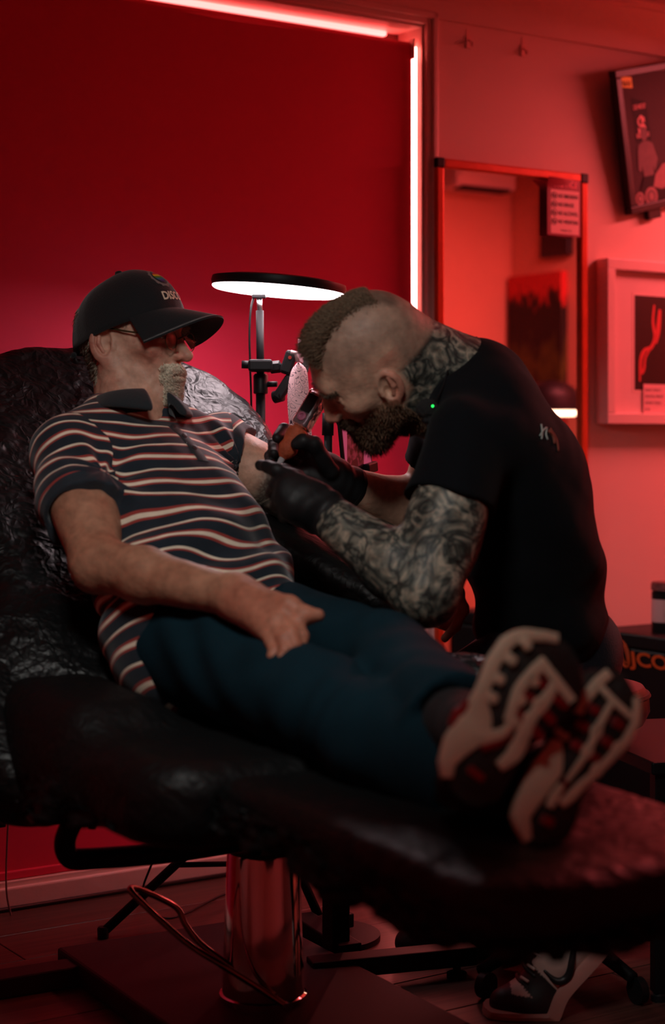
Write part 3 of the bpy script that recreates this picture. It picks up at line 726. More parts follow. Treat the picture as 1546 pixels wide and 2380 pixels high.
def head_sdf(F, gaunt=0.0, nose=1.0, ear=1.0, skullcap=1.0, edx=0.0, edz=0.0):
    s = Sdf(); k = F.k; A = F.A
    E = lambda c, r, kk=0.02, op='u', ax=None: s.ell(F(*c), np.array(r) * k, A if ax is None else ax, kk * k, op)
    C = lambda a, b, ra, rb, kk=0.012, op='u': s.cone(F(*a), F(*b), ra * k, rb * k, kk * k, op)
    E((-0.010, 0, 0.040), (0.098, 0.076, 0.082 * skullcap))
    E((-0.040, 0, 0.015), (0.068, 0.070, 0.070), 0.04)
    E((0.030, 0, -0.020), (0.062, 0.062, 0.080), 0.04)
    for y in (-1, 1):
        C((-0.012, 0.050 * y, -0.040), (0.010, 0.050 * y, -0.078), 0.020, 0.017, 0.03)
        C((0.010, 0.050 * y, -0.078), (0.074, 0.016 * y, -0.108), 0.018, 0.016, 0.03)
        E((0.058, 0.046 * y, -0.024), (0.024, 0.018, 0.018), 0.025)
    E((0.074, 0, -0.104), (0.020, 0.024, 0.019), 0.02)
    E((0.074, 0, -0.066), (0.026, 0.031, 0.030), 0.025)
    C((0.080, -0.030, 0.024), (0.080, 0.030, 0.024), 0.014, 0.014, 0.02)
    if gaunt:
        for y in (-1, 1): E((0.050, 0.070 * y, -0.060), (0.022, 0.018, 0.020), 0.03, 's')
    for y in (-1, 1): E((0.098, 0.033 * y, 0.000), (0.017, 0.017, 0.012), 0.016, 's')
    for y in (-1, 1):
        E((0.074, 0.032 * y, 0.000), (0.0145, 0.0145, 0.0125), 0.003)                  # lidded eye
        C((0.0865, 0.022 * y, 0.0035), (0.082, 0.045 * y, 0.0025), 0.0036, 0.003, 0.004)  # upper lid fold
        C((0.085, 0.022 * y, -0.0070), (0.080, 0.045 * y, -0.0060), 0.0030, 0.003, 0.006)  # bag under the eye
    n = nose
    C((0.088, 0, 0.014), (0.100, 0, -0.012), 0.0085, 0.0095, 0.012)
    C((0.100, 0, -0.012), (0.100 + 0.016 * n, 0, -0.034), 0.0095, 0.0120, 0.008)
    for y in (-1, 1):
        E((0.102, 0.0125 * y, -0.038), (0.0115, 0.0075, 0.0085), 0.006)
        E((0.108, 0.0065 * y, -0.0470), (0.0055, 0.0032, 0.003), 0.002, 's')
        C((0.100, 0.018 * y, -0.042), (0.084, 0.032 * y, -0.066), 0.003, 0.003, 0.010, 's')   # naso-labial fold
    C((0.094, -0.020, -0.0640), (0.0985, 0.0, -0.0610), 0.0050, 0.0058, 0.006); C((0.0985, 0, -0.0610), (0.094, 0.020, -0.0640), 0.0058, 0.0050, 0.006)
    C((0.092, -0.018, -0.0745), (0.097, 0.0, -0.0755), 0.0052, 0.0062, 0.006); C((0.097, 0, -0.0755), (0.092, 0.018, -0.0745), 0.0062, 0.0052, 0.006)
    C((0.102, -0.020, -0.0690), (0.106, 0.0, -0.0685), 0.0022, 0.0022, 0.003, 's'); C((0.106, 0, -0.0685), (0.102, 0.020, -0.0690), 0.0022, 0.0022, 0.003, 's')
    e = ear
    for y in (-1, 1):
        # flaring ear: a thin disc turned outwards at the back, hollowed, with rim, inner fold, lobe and tragus
        fx = F.x * math.cos(0.34) - F.y * y * math.sin(0.34); fz = nrm(F.z - 0.18 * F.x); fx = nrm(fx - fz * (fx @ fz)); fy = np.cross(fz, fx)
        ax = np.stack([fx, fy, fz]); o = F(-0.012 + edx, 0.071 * y, -0.004 + edz)
        X = lambda a, b, c: o + k * e * (a * fx + b * fy * y + c * fz)
        s.ell(X(-0.010, 0.004, 0.002), V(0.0225, 0.0095, 0.0325) * k * e, ax, 0.006 * k)
        s.ell(X(-0.003, 0.003, -0.029), V(0.011, 0.006, 0.013) * k * e, ax, 0.008 * k)
        s.ell(X(-0.007, 0.0125, 0.004), V(0.0155, 0.0115, 0.0245) * k * e, ax, 0.002 * k, 's')
        s.ell(X(-0.002, 0.0060, -0.004), V(0.0075, 0.0080, 0.0090) * k * e, ax, 0.003 * k, 's')
        s.cone(X(-0.013, 0.0065, 0.020), X(-0.015, 0.0075, 0.002), 0.0032 * k, 0.0038 * k, 0.003 * k); s.cone(X(-0.015, 0.0075, 0.002), X(-0.009, 0.007, -0.013), 0.0038 * k, 0.0034 * k, 0.003 * k)
        s.cone(X(0.0085, 0.004, 0.000), X(0.0085, 0.005, -0.008), 0.0045 * k, 0.0045 * k, 0.004 * k)
    return s

def finger(s, pts, r0=0.0088, r1=0.0070, k=0.004):
    n = len(pts); rs = np.linspace(r0, r1, n)
    for i in range(n - 1): s.cone(pts[i], pts[i + 1], rs[i], rs[i + 1], k if i else 0.008)
def sleeve(S0, n, L_, r0, r1, ri):
    c0, c1 = f_cone(S0, S0 + n * (L_ + 0.06), r0, r1)[0], f_cone(S0 + n * (L_ - 0.035), S0 + n * (L_ + 0.1), ri, ri + 0.004)[0]
    f = lambda p: np.maximum(np.maximum(c0(p), (p - S0) @ n - L_), -c1(p))
    return f, S0 + n * L_ / 2, L_ / 2 + 0.1
# ------------------------------------------------------------------ the reclining man
pat = thing('person', P(507, 1560, 2.98), 'man in black cap, glasses and striped polo shirt lying back in the chair', 'person')
ShR, ShL = P(158, 1062, 3.13), P(500, 1035, 3.38)
HipR, HipL = P(400, 1490, 2.93), P(614, 1470, 3.03)
ElR, WrR = P(228, 1310, 2.90), P(548, 1388, 2.71)
ElL, WrL = P(690, 1150, 3.36), P(985, 1305, 3.27)
KnR, KnL = P(738, 1638, 2.53), P(892, 1532, 2.70)
AnR, AnL = P(1120, 1835, 2.24), P(1070, 1690, 2.29)
ShM, HipM = (ShR + ShL) / 2, (HipR + HipL) / 2
tax = nrm(ShM - HipM); trt = nrm((ShR - ShL) - tax * ((ShR - ShL) @ tax)); tfw = np.cross(trt, tax)
if tfw[1] > 0: tfw = -tfw
TA = np.stack([trt, tax, tfw])
FH = Frame(P(312, 786, 3.30), (0.90, -0.42, -0.02), (0.04, 0.0, 1.0), 1.0)
hs = head_sdf(FH, gaunt=1.0, nose=1.1, ear=1.12, edz=-0.012, skullcap=0.86)
NkB = P(300, 985, 3.265)
hs.cone(FH(-0.025, 0, -0.05), NkB, 0.056, 0.064, 0.03)
hs.cone(FH(0.008, 0, -0.085), NkB + tfw * 0.030, 0.030, 0.038, 0.025)
for y in (-1, 1): hs.cone(FH(-0.02, 0.055 * y, -0.055), NkB + tfw * 0.055, 0.013, 0.013, 0.02)        # neck cords
hs.cone(NkB - tax * 0.02, ShM - tax * 0.06, 0.066, 0.09, 0.03)
hs.disp = lambda p: 0.0009 * wob(p, 160, 3, 2) + 0.0011 * (1 - np.abs(wob(p * V(1, 1, 0.55), 130, 23, 2))) * sst((p - FH.o) @ FH.x, 0.0, 0.06) * 0.8 + 0.0016 * np.abs(wob(p * V(1.6, 1.6, 0.5), 90, 24, 2)) * sst(-((p - FH.o) @ FH.z), 0.08, 0.13)
hs.slack = 0.002
hv, hf = hs.mesh(0.0022)
def onto(p, n, s, off=0.0, it=40):
    """slide p along n until it stands off from the surface of s"""
    p = np.array(p, float); n = nrm(n)
    for _ in range(it): p = p - n * (s.ev(p[None])[0] - off) * 0.7
    return p
je = Sdf()
je.ell(lerp(HipM, ShM, -0.10), (0.160, 0.10, 0.100), TA, 0.05)
for h, kn, an in ((HipR, KnR, AnR), (HipL, KnL, AnL)):
    je.cone(h, kn, 0.098, 0.074, 0.035 if h is HipR else 0.012); je.cone(kn, lerp(kn, an, 0.35), 0.073, 0.074, 0.02); je.add(sleeve(lerp(kn, an, 0.35), nrm(an - kn), 0.60 * np.linalg.norm(an - kn), 0.073, 0.067, 0.050), 0.015)
je.disp = lambda p: 0.0050 * wob(p, 34, 31, 2) + 0.0045 * np.sin(46 * (p @ nrm(V(0.5, -0.6, 0.6))) + 3 * np.sin(9 * p[:, 0] + 11 * p[:, 2])) * np.exp(-(np.linalg.norm(p - lerp(HipR, KnR, 0.35), axis=1) / 0.2) ** 2) + 0.0030 * np.sin(75 * (p @ nrm(KnR - HipR)) + 4 * np.sin(18 * (p @ tax)) + 3 * np.sin(23 * p[:, 0])) * np.exp(-(np.linalg.norm(p - KnR, axis=1) / 0.13) ** 2) + 0.0045 * np.sin(60 * (p @ nrm(AnL - KnL)) + 3 * np.sin(25 * p[:, 0])) * np.exp(-(np.linalg.norm(p - AnL, axis=1) / 0.12) ** 2) + 0.004 * np.sin(55 * (p @ tax) + 9 * (p @ trt)) * np.exp(-(np.linalg.norm(p - HipM, axis=1) / 0.16) ** 2)
je.slack = 0.014
# right arm and hand
ar = Sdf()
ar.cone(ShR, ElR, 0.056, 0.046, 0.02); ar.ell(lerp(ShR, ElR, 0.55) + tfw * 0.008, (0.05, 0.05, 0.09), np.stack([trt, tfw, nrm(ElR - ShR)]) , 0.03)
ar.cone(ElR, lerp(ElR, WrR, 0.35), 0.044, 0.045, 0.02); ar.cone(lerp(ElR, WrR, 0.35), WrR, 0.044, 0.031, 0.02)
ar.ell(ElR - V(0, 0, 0.014), (0.03, 0.03, 0.03), None, 0.02)
mcp = [P(660, 1420, 2.625), P(652, 1440, 2.605), P(638, 1457, 2.60), P(618, 1468, 2.605)]
for q in mcp: ar.cone(WrR, q, 0.027, 0.0140, 0.022)
ar.cone(lerp(WrR, mcp[0], 0.35), lerp(WrR, mcp[0], 0.9), 0.025, 0.016, 0.02)
for base, pts, r0 in ((mcp[0], ((690, 1446, 2.595), (703, 1478, 2.575), (700, 1500, 2.57)), 0.0125), (mcp[1], ((676, 1470, 2.57), (686, 1500, 2.555), (680, 1520, 2.55)), 0.0125),
                      (mcp[2], ((656, 1486, 2.565), (663, 1512, 2.55), (657, 1528, 2.545)), 0.012), (mcp[3], ((630, 1492, 2.575), (638, 1512, 2.56), (633, 1524, 2.555)), 0.0105)):
    finger(ar, [base] + [P(*p_) for p_ in pts], r0, 0.0088, 0.003)
finger(ar, [lerp(WrR, mcp[0], 0.40) + V(0, -0.006, 0.006), P(672, 1408, 2.615), P(711, 1430, 2.60), P(738, 1430, 2.60)], 0.0180, 0.0102, 0.010)
ar.disp = lambda p: 0.0010 * wob(p, 90, 5, 2); ar.slack = 0.002
rv, rf = ar.mesh(0.0026)
# left arm and hand
al = Sdf()
al.cone(ShL, ElL, 0.056, 0.052, 0.02); al.cone(lerp(ShL, ElL, 0.45) + V(0, -0.012, -0.012), ElL, 0.050, 0.045, 0.03)
al.cone(ElL, lerp(ElL, WrL, 0.4), 0.046, 0.046, 0.02); al.cone(lerp(ElL, WrL, 0.4), WrL, 0.045, 0.028, 0.02)
lm = [P(1058, 1372, 3.20), P(1062, 1378, 3.225), P(1058, 1382, 3.25), P(1050, 1384, 3.27)]
for q in lm: al.cone(WrL, q, 0.026, 0.014, 0.02)
finger(al, [lm[0], P(1078, 1412, 3.18), P(1060, 1456, 3.17), P(1034, 1484, 3.17)], 0.0115, 0.008)
finger(al, [lm[1], P(1078, 1420, 3.22), P(1046, 1458, 3.21), P(995, 1443, 3.20)], 0.0115, 0.0085)
finger(al, [lm[2], P(1070, 1425, 3.25), P(1036, 1452, 3.25), P(1000, 1444, 3.24)], 0.011, 0.008)
finger(al, [lm[3], P(1058, 1425, 3.28), P(1030, 1445, 3.28), P(1002, 1440, 3.27)], 0.0095, 0.007)
finger(al, [P(1020, 1345, 3.20), P(1035, 1385, 3.17), P(1027, 1415, 3.165), P(1027, 1430, 3.165)], 0.014, 0.0105, 0.01)
al.disp = lambda p: 0.0008 * wob(p, 90, 6, 2); al.slack = 0.002
lv, lf = al.mesh(0.0026)
# trunk and legs under the clothes
tr = Sdf()
tr.ell(lerp(HipM, ShM, 0.7), (0.14, 0.17, 0.085), TA, 0.05); tr.ell(lerp(HipM, ShM, 0.25), (0.13, 0.16, 0.085), TA, 0.05)
for h, kn, an in ((HipR, KnR, AnR), (HipL, KnL, AnL)): tr.cone(h, kn, 0.065, 0.045, 0.03); tr.cone(kn, an, 0.045, 0.03, 0.03)
tv, tf_ = tr.mesh(0.010)
bv, bf = merge([(hv, hf), (rv, rf), (lv, lf), (tv, tf_)])
sk = np.array(S(202, 158, 136)[:3]); cols = np.tile(sk, (len(bv), 1)); ink = np.zeros(len(bv))
nh, nr, nl = len(hv), len(rv), len(lv)
q = FH.inv(hv); hc = np.tile(sk, (nh, 1))
ruddy = np.exp(-(((q[:, 0] - 0.07) / 0.03) ** 2 + ((np.abs(q[:, 1]) - 0.045) / 0.025) ** 2 + ((q[:, 2] + 0.03) / 0.025) ** 2)) + np.exp(-(((q[:, 0] - 0.115) / 0.012) ** 2 + ((q[:, 2] + 0.036) / 0.014) ** 2))
ears = sst(np.abs(q[:, 1]), 0.076, 0.084) * (q[:, 0] < 0.01)
hc = hc * (1 - 0.30 * np.clip(ruddy + ears * 0.7, 0, 1)[:, None] * V(0.15, 1.0, 1.0))
spots = sst(wob(hv, 150, 9, 2), 0.55, 0.85); hc *= (1 - 0.22 * spots[:, None] * V(0.5, 1, 1))
neckr = sst(-q[:, 2], 0.09, 0.14); hc *= (1 - 0.12 * neckr[:, None] * V(0, 0.8, 1.0))
eyes = (q[:, 0] > 0.078) & (np.abs(np.abs(q[:, 1]) - 0.032) < 0.010) & (np.abs(q[:, 2] + 0.001) < 0.0035)
hc[eyes] = S(90, 70, 62)[:3]
lips = (q[:, 0] > 0.088) & (np.abs(q[:, 1]) < 0.022) & (np.abs(q[:, 2] + 0.069) < 0.0045); hc[lips] = S(160, 118, 104)[:3]
cols[:nh] = hc
ra = rv; tanr = 0.20 * sst(wob(rv, 60, 4, 2), -0.2, 0.9); cols[nh:nh + nr] = sk * V(0.74, 0.63, 0.54) * (1 - tanr[:, None] * V(0.5, 0.9, 1))
hand_r = sst((rv - WrR) @ nrm(mcp[1] - WrR), -0.02, 0.04); cols[nh:nh + nr] *= (1 - 0.2 * hand_r[:, None] * V(-0.2, 0.7, 0.6))
cl = np.tile(sk * V(1.02, 1.0, 0.98), (nl, 1)); hl = sst((lv - WrL) @ nrm(lm[1] - WrL), -0.03, 0.03); cl *= (1 - 0.3 * hl[:, None] * V(0.1, 0.9, 0.9)); cols[nh + nr:nh + nr + nl] = cl
al_t = (lv - ShL) @ nrm(ElL - ShL) / np.linalg.norm(ElL - ShL)
ink[nh + nr:nh + nr + nl] = sst(al_t, 0.52, 0.74) * (1 - hl) * 0.9
body = nobj('body', bv, bf, m_skin2, pat, attrs={'ink': ink}, cols=cols)

# hair: grey, cropped, round the back and sides under the cap; moustache and goatee
def on_head(F, vs, fs, mask, n, seed):
    nn = vnormals(vs, fs); idx = np.nonzero(mask)[0]; r = np.random.default_rng(seed)
    pick = r.choice(idx, n); return vs[pick] + r.normal(size=(n, 3)) * 0.0012, nn[pick], r
hq = q
m_back = (hq[:, 2] > -0.075 - 0.02 * sst(hq[:, 0], -0.06, -0.03)) & (hq[:, 2] < 0.055) & (hq[:, 0] < 0.030 - 0.6 * np.clip(0.01 - hq[:, 2], 0, 1)) & (hq[:, 0] > -0.13) & ~((np.abs(hq[:, 1]) > 0.073) & (hq[:, 0] > -0.045) & (hq[:, 0] < 0.008) & (hq[:, 2] < 0.03)) & ((hq[:, 2] > 0.02) | (hq[:, 0] < -0.040))
ro, nn, r = on_head(FH, hv, hf, m_back, 7000, 3)
dr = nrm(-FH.z * 0.9 - FH.x * 0.35)[None] + nn * 0.14 + r.normal(size=ro.shape) * 0.10; dr /= np.linalg.norm(dr, axis=1)[:, None]
g = np.array(S(186, 172, 152)[:3]) * r.uniform(0.45, 1.1, len(ro))[:, None]
strands('hair', ro, dr, r.uniform(0.008, 0.016, len(ro)), 0.0007, m_hair, body, g)['kind'] = 'stuff'
go = (hq[:, 0] > 0.064) & (np.abs(hq[:, 1]) < 0.030) & (hq[:, 2] < -0.0735) & (hq[:, 2] > -0.125) & ~lips
mo = (hq[:, 0] > 0.083) & (np.abs(hq[:, 1]) < 0.030) & (hq[:, 2] < -0.049) & (hq[:, 2] > -0.0660)
side = (hq[:, 0] > 0.078) & (np.abs(hq[:, 1]) > 0.021) & (np.abs(hq[:, 1]) < 0.035) & (hq[:, 2] < -0.055) & (hq[:, 2] > -0.085)
for nm, mk, num, ln, dn in (('beard', go | side, 6500, 0.010, -FH.z * 0.5 + FH.x * 0.45), ('moustache', mo, 2600, 0.009, -FH.z * 0.8 + FH.x * 0.3)):
    ro, nn, r = on_head(FH, hv, hf, mk, num, 5)
    y = FH.inv(ro)[:, 1][:, None]
    dr = nrm(dn)[None] + nn * 0.45 + FH.y * y * (14 if nm == 'moustache' else 4) + r.normal(size=ro.shape) * 0.16; dr /= np.linalg.norm(dr, axis=1)[:, None]
    g = np.array(S(250, 238, 216)[:3]) * r.uniform(0.75, 1.1, len(ro))[:, None]
    strands(nm, ro, dr, r.uniform(0.6, 1.1, len(ro)) * ln, 0.0006, m_hair, body, g)['kind'] = 'stuff'
brow = (hq[:, 0] > 0.07) & (np.abs(np.abs(hq[:, 1]) - 0.032) < 0.018) & (np.abs(hq[:, 2] - 0.019) < 0.005)
ro, nn, r = on_head(FH, hv, hf, brow, 500, 8); dr = nn * 0.6 + FH.y * np.sign(FH.inv(ro)[:, 1])[:, None] * 0.7 + r.normal(size=ro.shape) * 0.2; dr /= np.linalg.norm(dr, axis=1)[:, None]
_ = strands('eyebrows', ro, dr, 0.010, 0.0006, m_hair, body, np.array(S(150, 132, 112)[:3]) * r.uniform(0.4, 1.1, len(ro))[:, None]); _['kind'] = 'stuff'

# --- cap
m_cap = mat('cap_cotton', (0.010, 0.011, 0.013, 1), 0.85, bump=0.2, bscale=420, sheen=0.25, spec=0.2)
def cap():
    A0 = 0.20                                           # the cap sits low at the back
    nA, nE = 72, 22; vs, fs = [], []
    Fc = Frame(FH(-0.010, 0, 0.025), FH.x * math.cos(0.27) + FH.z * math.sin(0.27), FH.z)
    def dome(az, el, off=0.0):
        # az 0 forward; el 0 rim .. pi/2 crown
        rx = 0.113 if math.cos(az) > 0 else 0.124; ry = 0.093; rz = 0.104
        ce, se = math.cos(el), math.sin(el)
        pw = 0.86
        x = (rx + off) * math.cos(az) * ce ** pw; y = (ry + off) * math.sin(az) * ce ** pw; z = (rz + off) * se ** 0.92
        seam = 0.0012 * math.exp(-((((az / (math.pi / 3)) + 0.5) % 1 - 0.5) / 0.035) ** 2)
        x -= seam * math.cos(az); y -= seam * math.sin(az)
        z += -0.022 * (1 - se) * (0.5 - 0.5 * math.cos(az))    # dips at the back
        z += 0.010 * math.cos(az) * se * 0.6
        wr = 0.0015 * math.sin(5 * az + 2) * math.sin(3 * el)
        return Fc(x + wr, y + wr, z - 0.006)
    for shell, off in ((0, 0.0), (1, -0.004)):
        o_ = len(vs)
        for j in range(nE + 1):
            for i in range(nA): vs.append(dome(2 * math.pi * i / nA, (math.pi / 2 - 0.01) * j / nE, off))
        for j in range(nE):
            for i in range(nA):
                f = (o_ + j * nA + i, o_ + j * nA + (i + 1) % nA, o_ + (j + 1) * nA + (i + 1) % nA, o_ + (j + 1) * nA + i); fs.append(f if shell == 0 else f[::-1])
        fs.append(tuple(o_ + nE * nA + i for i in range(nA)) if shell == 0 else tuple(o_ + nE * nA + i for i in range(nA))[::-1])
    for i in range(nA):
        j2 = (i + 1) % nA; h = (nE + 1) * nA; fs.append((i, h + i, h + j2, j2))
    crown = mobj('cap', vs, fs, m_cap, pat, True)
    crown['label'] = 'black cotton baseball cap'
    # brim: a curved visor, thick, dropping to the sides
    vs, fs = [], []; nb, nr_ = 36, 12
    for sh, dz in ((0, 0.0), (1, -0.0035)):
        o_ = len(vs)
        for i in range(nb + 1):
            az = math.radians(-64 + 128 * i / nb)
            base = Fc.inv(dome(az, 0.03))
            for j in range(nr_ + 1):
                t = j / nr_; reach = 0.080 * (math.cos(az * 1.32) ** 0.55 if abs(az * 1.32) < 1.57 else 0)
                x = base[0] + t * reach; y = base[1] * (1 + 0.05 * t); z = base[2] - t * 0.034 - (0.6 * t + 0.1) * 3.2 * y * y + 0.004 * (1 - t)
                vs.append(Fc(x, y, z + dz))
        for i in range(nb):
            for j in range(nr_):
                a = o_ + i * (nr_ + 1) + j; f = (a, a + nr_ + 1, a + nr_ + 2, a + 1); fs.append(f[::-1] if sh == 0 else f)
    h = (nb + 1) * (nr_ + 1)
    for i in range(nb): a = i * (nr_ + 1) + nr_; fs.append((a, a + nr_ + 1, h + a + nr_ + 1, h + a))
    mobj('cap_brim', vs, fs, m_cap, crown, True)
    lathe('cap_button', dome(0, math.pi / 2 - 0.01) - Fc.z * 0.001, [(0.0075, 0), (0.0065, 0.004), (0.003, 0.0055)], m_cap, crown, Fc.z, 16)
    # strap at the back
    tube('cap_strap', [dome(math.pi + a, 0.05, 0.004) - Fc.z * 0.018 for a in np.linspace(-0.7, 0.7, 9)], 0.0055, m_cap, crown, 8)
    # embroidered badge and lettering on the front panel, laid on the dome
    def lay(s, t, off=0.0012): # s metres to the wearer's left, t metres up the panel
        return dome(s / 0.105, 0.10 + t / 0.098, off)
    m_g = mat('thread_grey', S(120, 112, 108), 0.8); m_w = mat('thread_cream', S(228, 214, 186), 0.8)
    cx_, ct, R0 = -0.018, 0.060, 0.024
    tooth = lambda a, R: R + (0.0022 if math.sin(12 * a) > 0 else 0.0)
    vs = []; fs = []; n_ = 96
    for i in range(n_):
        a = 2 * math.pi * i / n_; Ro = tooth(a, R0); vs += [lay(cx_ + Ro * math.cos(a), ct + Ro * math.sin(a)), lay(cx_ + (R0 - 0.005) * math.cos(a), ct + (R0 - 0.005) * math.sin(a))]
        j = (i + 1) % n_; fs.append((2 * i, 2 * j, 2 * j + 1, 2 * i + 1))
    bd = mobj('gear_badge', vs, fs, m_g, crown)
    for i, c in enumerate((S(190, 30, 40), S(214, 170, 30), S(70, 130, 40), S(40, 100, 130), S(60, 50, 100))):
        t1 = ct + 0.014 - i * 0.0056; t0 = t1 - 0.0056; vs = []; fs = []
        hw = lambda t: math.sqrt(max(0, 0.0145 ** 2 - (t - ct) ** 2))
        for k_ in range(9):
            f = -1 + 2 * k_ / 8; vs += [lay(cx_ + f * hw(t0), t0, 0.0014), lay(cx_ + f * hw(t1), t1, 0.0014)]
            if k_: fs.append((2 * k_ - 2, 2 * k_ - 1, 2 * k_ + 1, 2 * k_))
        mobj('rainbow_band', vs, fs, mat('thread_band_%d' % i, c, 0.8), bd)
    tv_, tfc = text_geo('DISCO', 0.021, 'LEFT', 0, 0, 0.0005)
    mobj('lettering', [lay(-0.042 + v[0], 0.010 + v[1]) for v in tv_], tfc, m_w, crown)
cap()
# --- spectacles
def lens_mat():
    m = bpy.data.materials.new('lens_glass'); m.use_nodes = True; nt = m.node_tree; nt.nodes.remove(nt.nodes['Principled BSDF'])
    t = N(nt, 'ShaderNodeBsdfTransparent'); t.inputs[0].default_value = (0.86, 0.87, 0.86, 1); g = N(nt, 'ShaderNodeBsdfGlossy'); g.inputs['Roughness'].default_value = 0.03; g.inputs[0].default_value = (1, 1, 1, 1)
    mx = N(nt, 'ShaderNodeMixShader'); mx.inputs[0].default_value = 0.012; nt.links.new(t.outputs[0], mx.inputs[1]); nt.links.new(g.outputs[0], mx.inputs[2]); nt.links.new(mx.outputs[0], nt.nodes['Material Output'].inputs[0])
    return m
def glasses():
    m_rim = mat('rim_tortoise', S(70, 56, 34), 0.3, metal=0.4, var=0.5, vscale=90); m_lens = lens_mat()
    g = thing('eyeglasses', FH(0.1, 0, 0), None, None, None, pat); g['label'] = 'thin round metal eyeglasses'
    for y in (-1, 1):
        c = np.array((0.104, 0.034 * y, -0.007)); tilt = 0.12
        ring = [FH(c[0] - 0.10 * abs(0.019 * math.cos(a) * y) - 0.0, c[1] + 0.021 * math.cos(a), c[2] + 0.018 * math.sin(a)) for a in np.linspace(0, 2 * math.pi, 33)]
        rm = tube('lens_rim', ring, 0.0011, m_rim, g, 6)
        vs = [FH(c[0] + 0.001, c[1], c[2])] + [FH(c[0] - 0.0005, c[1] + 0.0205 * math.cos(a), c[2] + 0.0175 * math.sin(a)) for a in np.linspace(0, 2 * math.pi, 33)[:-1]]
        vs2 = [v - FH.x * 0.0012 for v in vs]; n_ = len(vs)
        fs = [(0, i, i % 32 + 1) for i in range(1, 33)] + [(n_, n_ + i % 32 + 1, n_ + i) for i in range(1, 33)] + [(i, n_ + i, n_ + i % 32 + 1, i % 32 + 1) for i in range(1, 33)]
        mobj('lens', vs, [], None, None) if False else mobj('lens', vs + vs2, fs, m_lens, g, False)
        tube('temple_arm', [FH(0.100, 0.055 * y, -0.003), FH(0.092, 0.070 * y, 0.000), FH(0.04, 0.079 * y, 0.006), FH(-0.008, 0.083 * y, 0.012), FH(-0.030, 0.084 * y, 0.006), FH(-0.040, 0.083 * y, -0.014)], [0.0022, 0.0022, 0.0018, 0.002, 0.0024, 0.0024], m_rim, g, 8, sm=6)
        lathe('hinge_screw', FH(0.0965, 0.062 * y, -0.002), [(0.003, -0.003), (0.003, 0.003)], m_steel, g, FH.y, 10)
    tube('bridge', [FH(0.105, -0.013, -0.003), FH(0.110, 0, 0.002), FH(0.105, 0.013, -0.003)], 0.0014, m_rim, g, 6, sm=4)
glasses()

# --- striped polo shirt
def shirt_mat():
    m = bpy.data.materials.new('striped_jersey'); m.use_nodes = True; nt = m.node_tree; b = nt.nodes['Principled BSDF']; L = nt.links
    A_ = lambda nm: N(nt, 'ShaderNodeAttribute', attribute_name=nm).outputs['Fac']
    def gt(sock, v=0.0): g_ = N(nt, 'ShaderNodeMath', operation='GREATER_THAN'); g_.inputs[1].default_value = v; L.new(sock, g_.inputs[0]); return g_.outputs[0]
    def mixf(fac, a, b_): m_ = N(nt, 'ShaderNodeMix'); L.new(fac, m_.inputs[0]); L.new(a, m_.inputs[2]); L.new(b_, m_.inputs[3]); return m_.outputs[0]
    onR, onL = gt(A_('seam_r')), gt(A_('seam_l')); stripe = mixf(onL, mixf(onR, A_('stripe'), A_('stripe_r')), A_('stripe_l'))
    m1 = N(nt, 'ShaderNodeMath', operation='MAXIMUM'); L.new(gt(A_('cuff_r')), m1.inputs[0]); L.new(gt(A_('cuff_l')), m1.inputs[1]); plain_s = m1.outputs[0]
    sc = N(nt, 'ShaderNodeMath', operation='MULTIPLY'); sc.inputs[1].default_value = 1 / 0.066; L.new(stripe, sc.inputs[0])
    fr = N(nt, 'ShaderNodeMath', operation='FRACT'); L.new(sc.outputs[0], fr.inputs[0])
    cr = N(nt, 'ShaderNodeValToRGB'); e = cr.color_ramp.elements; cr.color_ramp.interpolation = 'LINEAR'
    navy, red, cream = S(34, 44, 54), S(164, 66, 60), S(246, 234, 210)
    stops = [(0.0, navy), (0.270, navy), (0.282, red), (0.335, red), (0.347, cream), (0.445, cream), (0.457, red), (0.52, red), (0.532, navy), (0.83, navy), (0.842, red), (0.875, red), (0.887, cream), (0.945, cream), (0.957, navy)]
    e[0].position, e[0].color = stops[0]; e[1].position, e[1].color = stops[-1]
    for p_, c in stops[1:-1]: x = e.new(p_); x.color = c
    L.new(fr.outputs[0], cr.inputs[0])
    mx = N(nt, 'ShaderNodeMix'); mx.data_type = 'RGBA'; L.new(plain_s, mx.inputs[0]); L.new(cr.outputs[0], mx.inputs[6]); mx.inputs[7].default_value = S(42, 50, 58)
    tc = N(nt, 'ShaderNodeTexCoord'); ns = N(nt, 'ShaderNodeTexNoise'); ns.inputs['Scale'].default_value = 26; ns.inputs['Detail'].default_value = 6; L.new(tc.outputs['Object'], ns.inputs['Vector'])
    mr = N(nt, 'ShaderNodeMapRange'); mr.inputs[1].default_value = 0.3; mr.inputs[2].default_value = 0.7; mr.inputs[3].default_value = 0.8; mr.inputs[4].default_value = 1.1; L.new(ns.outputs['Fac'], mr.inputs[0])
    mu = N(nt, 'ShaderNodeVectorMath', operation='SCALE'); L.new(mx.outputs[2], mu.inputs[0]); L.new(mr.outputs[0], mu.inputs[3]); L.new(mu.outputs[0], b.inputs['Base Color'])
    n2 = N(nt, 'ShaderNodeTexNoise'); n2.inputs['Scale'].default_value = 500; L.new(tc.outputs['Object'], n2.inputs['Vector'])
    bp = N(nt, 'ShaderNodeBump'); bp.inputs['Strength'].default_value = 0.2; bp.inputs['Distance'].default_value = 0.002; L.new(n2.outputs['Fac'], bp.inputs['Height']); L.new(bp.outputs['Normal'], b.inputs['Normal'])
    b.inputs['Roughness'].default_value = 0.85; b.inputs['Sheen Weight'].default_value = 0.2; b.inputs['Specular IOR Level'].default_value = 0.2
    MATS['striped_jersey'] = m; return m
m_shirt = shirt_mat()
sh = Sdf(); T = lambda t, r=0, f=0: lerp(HipM, ShM, t) + trt * r + tfw * f
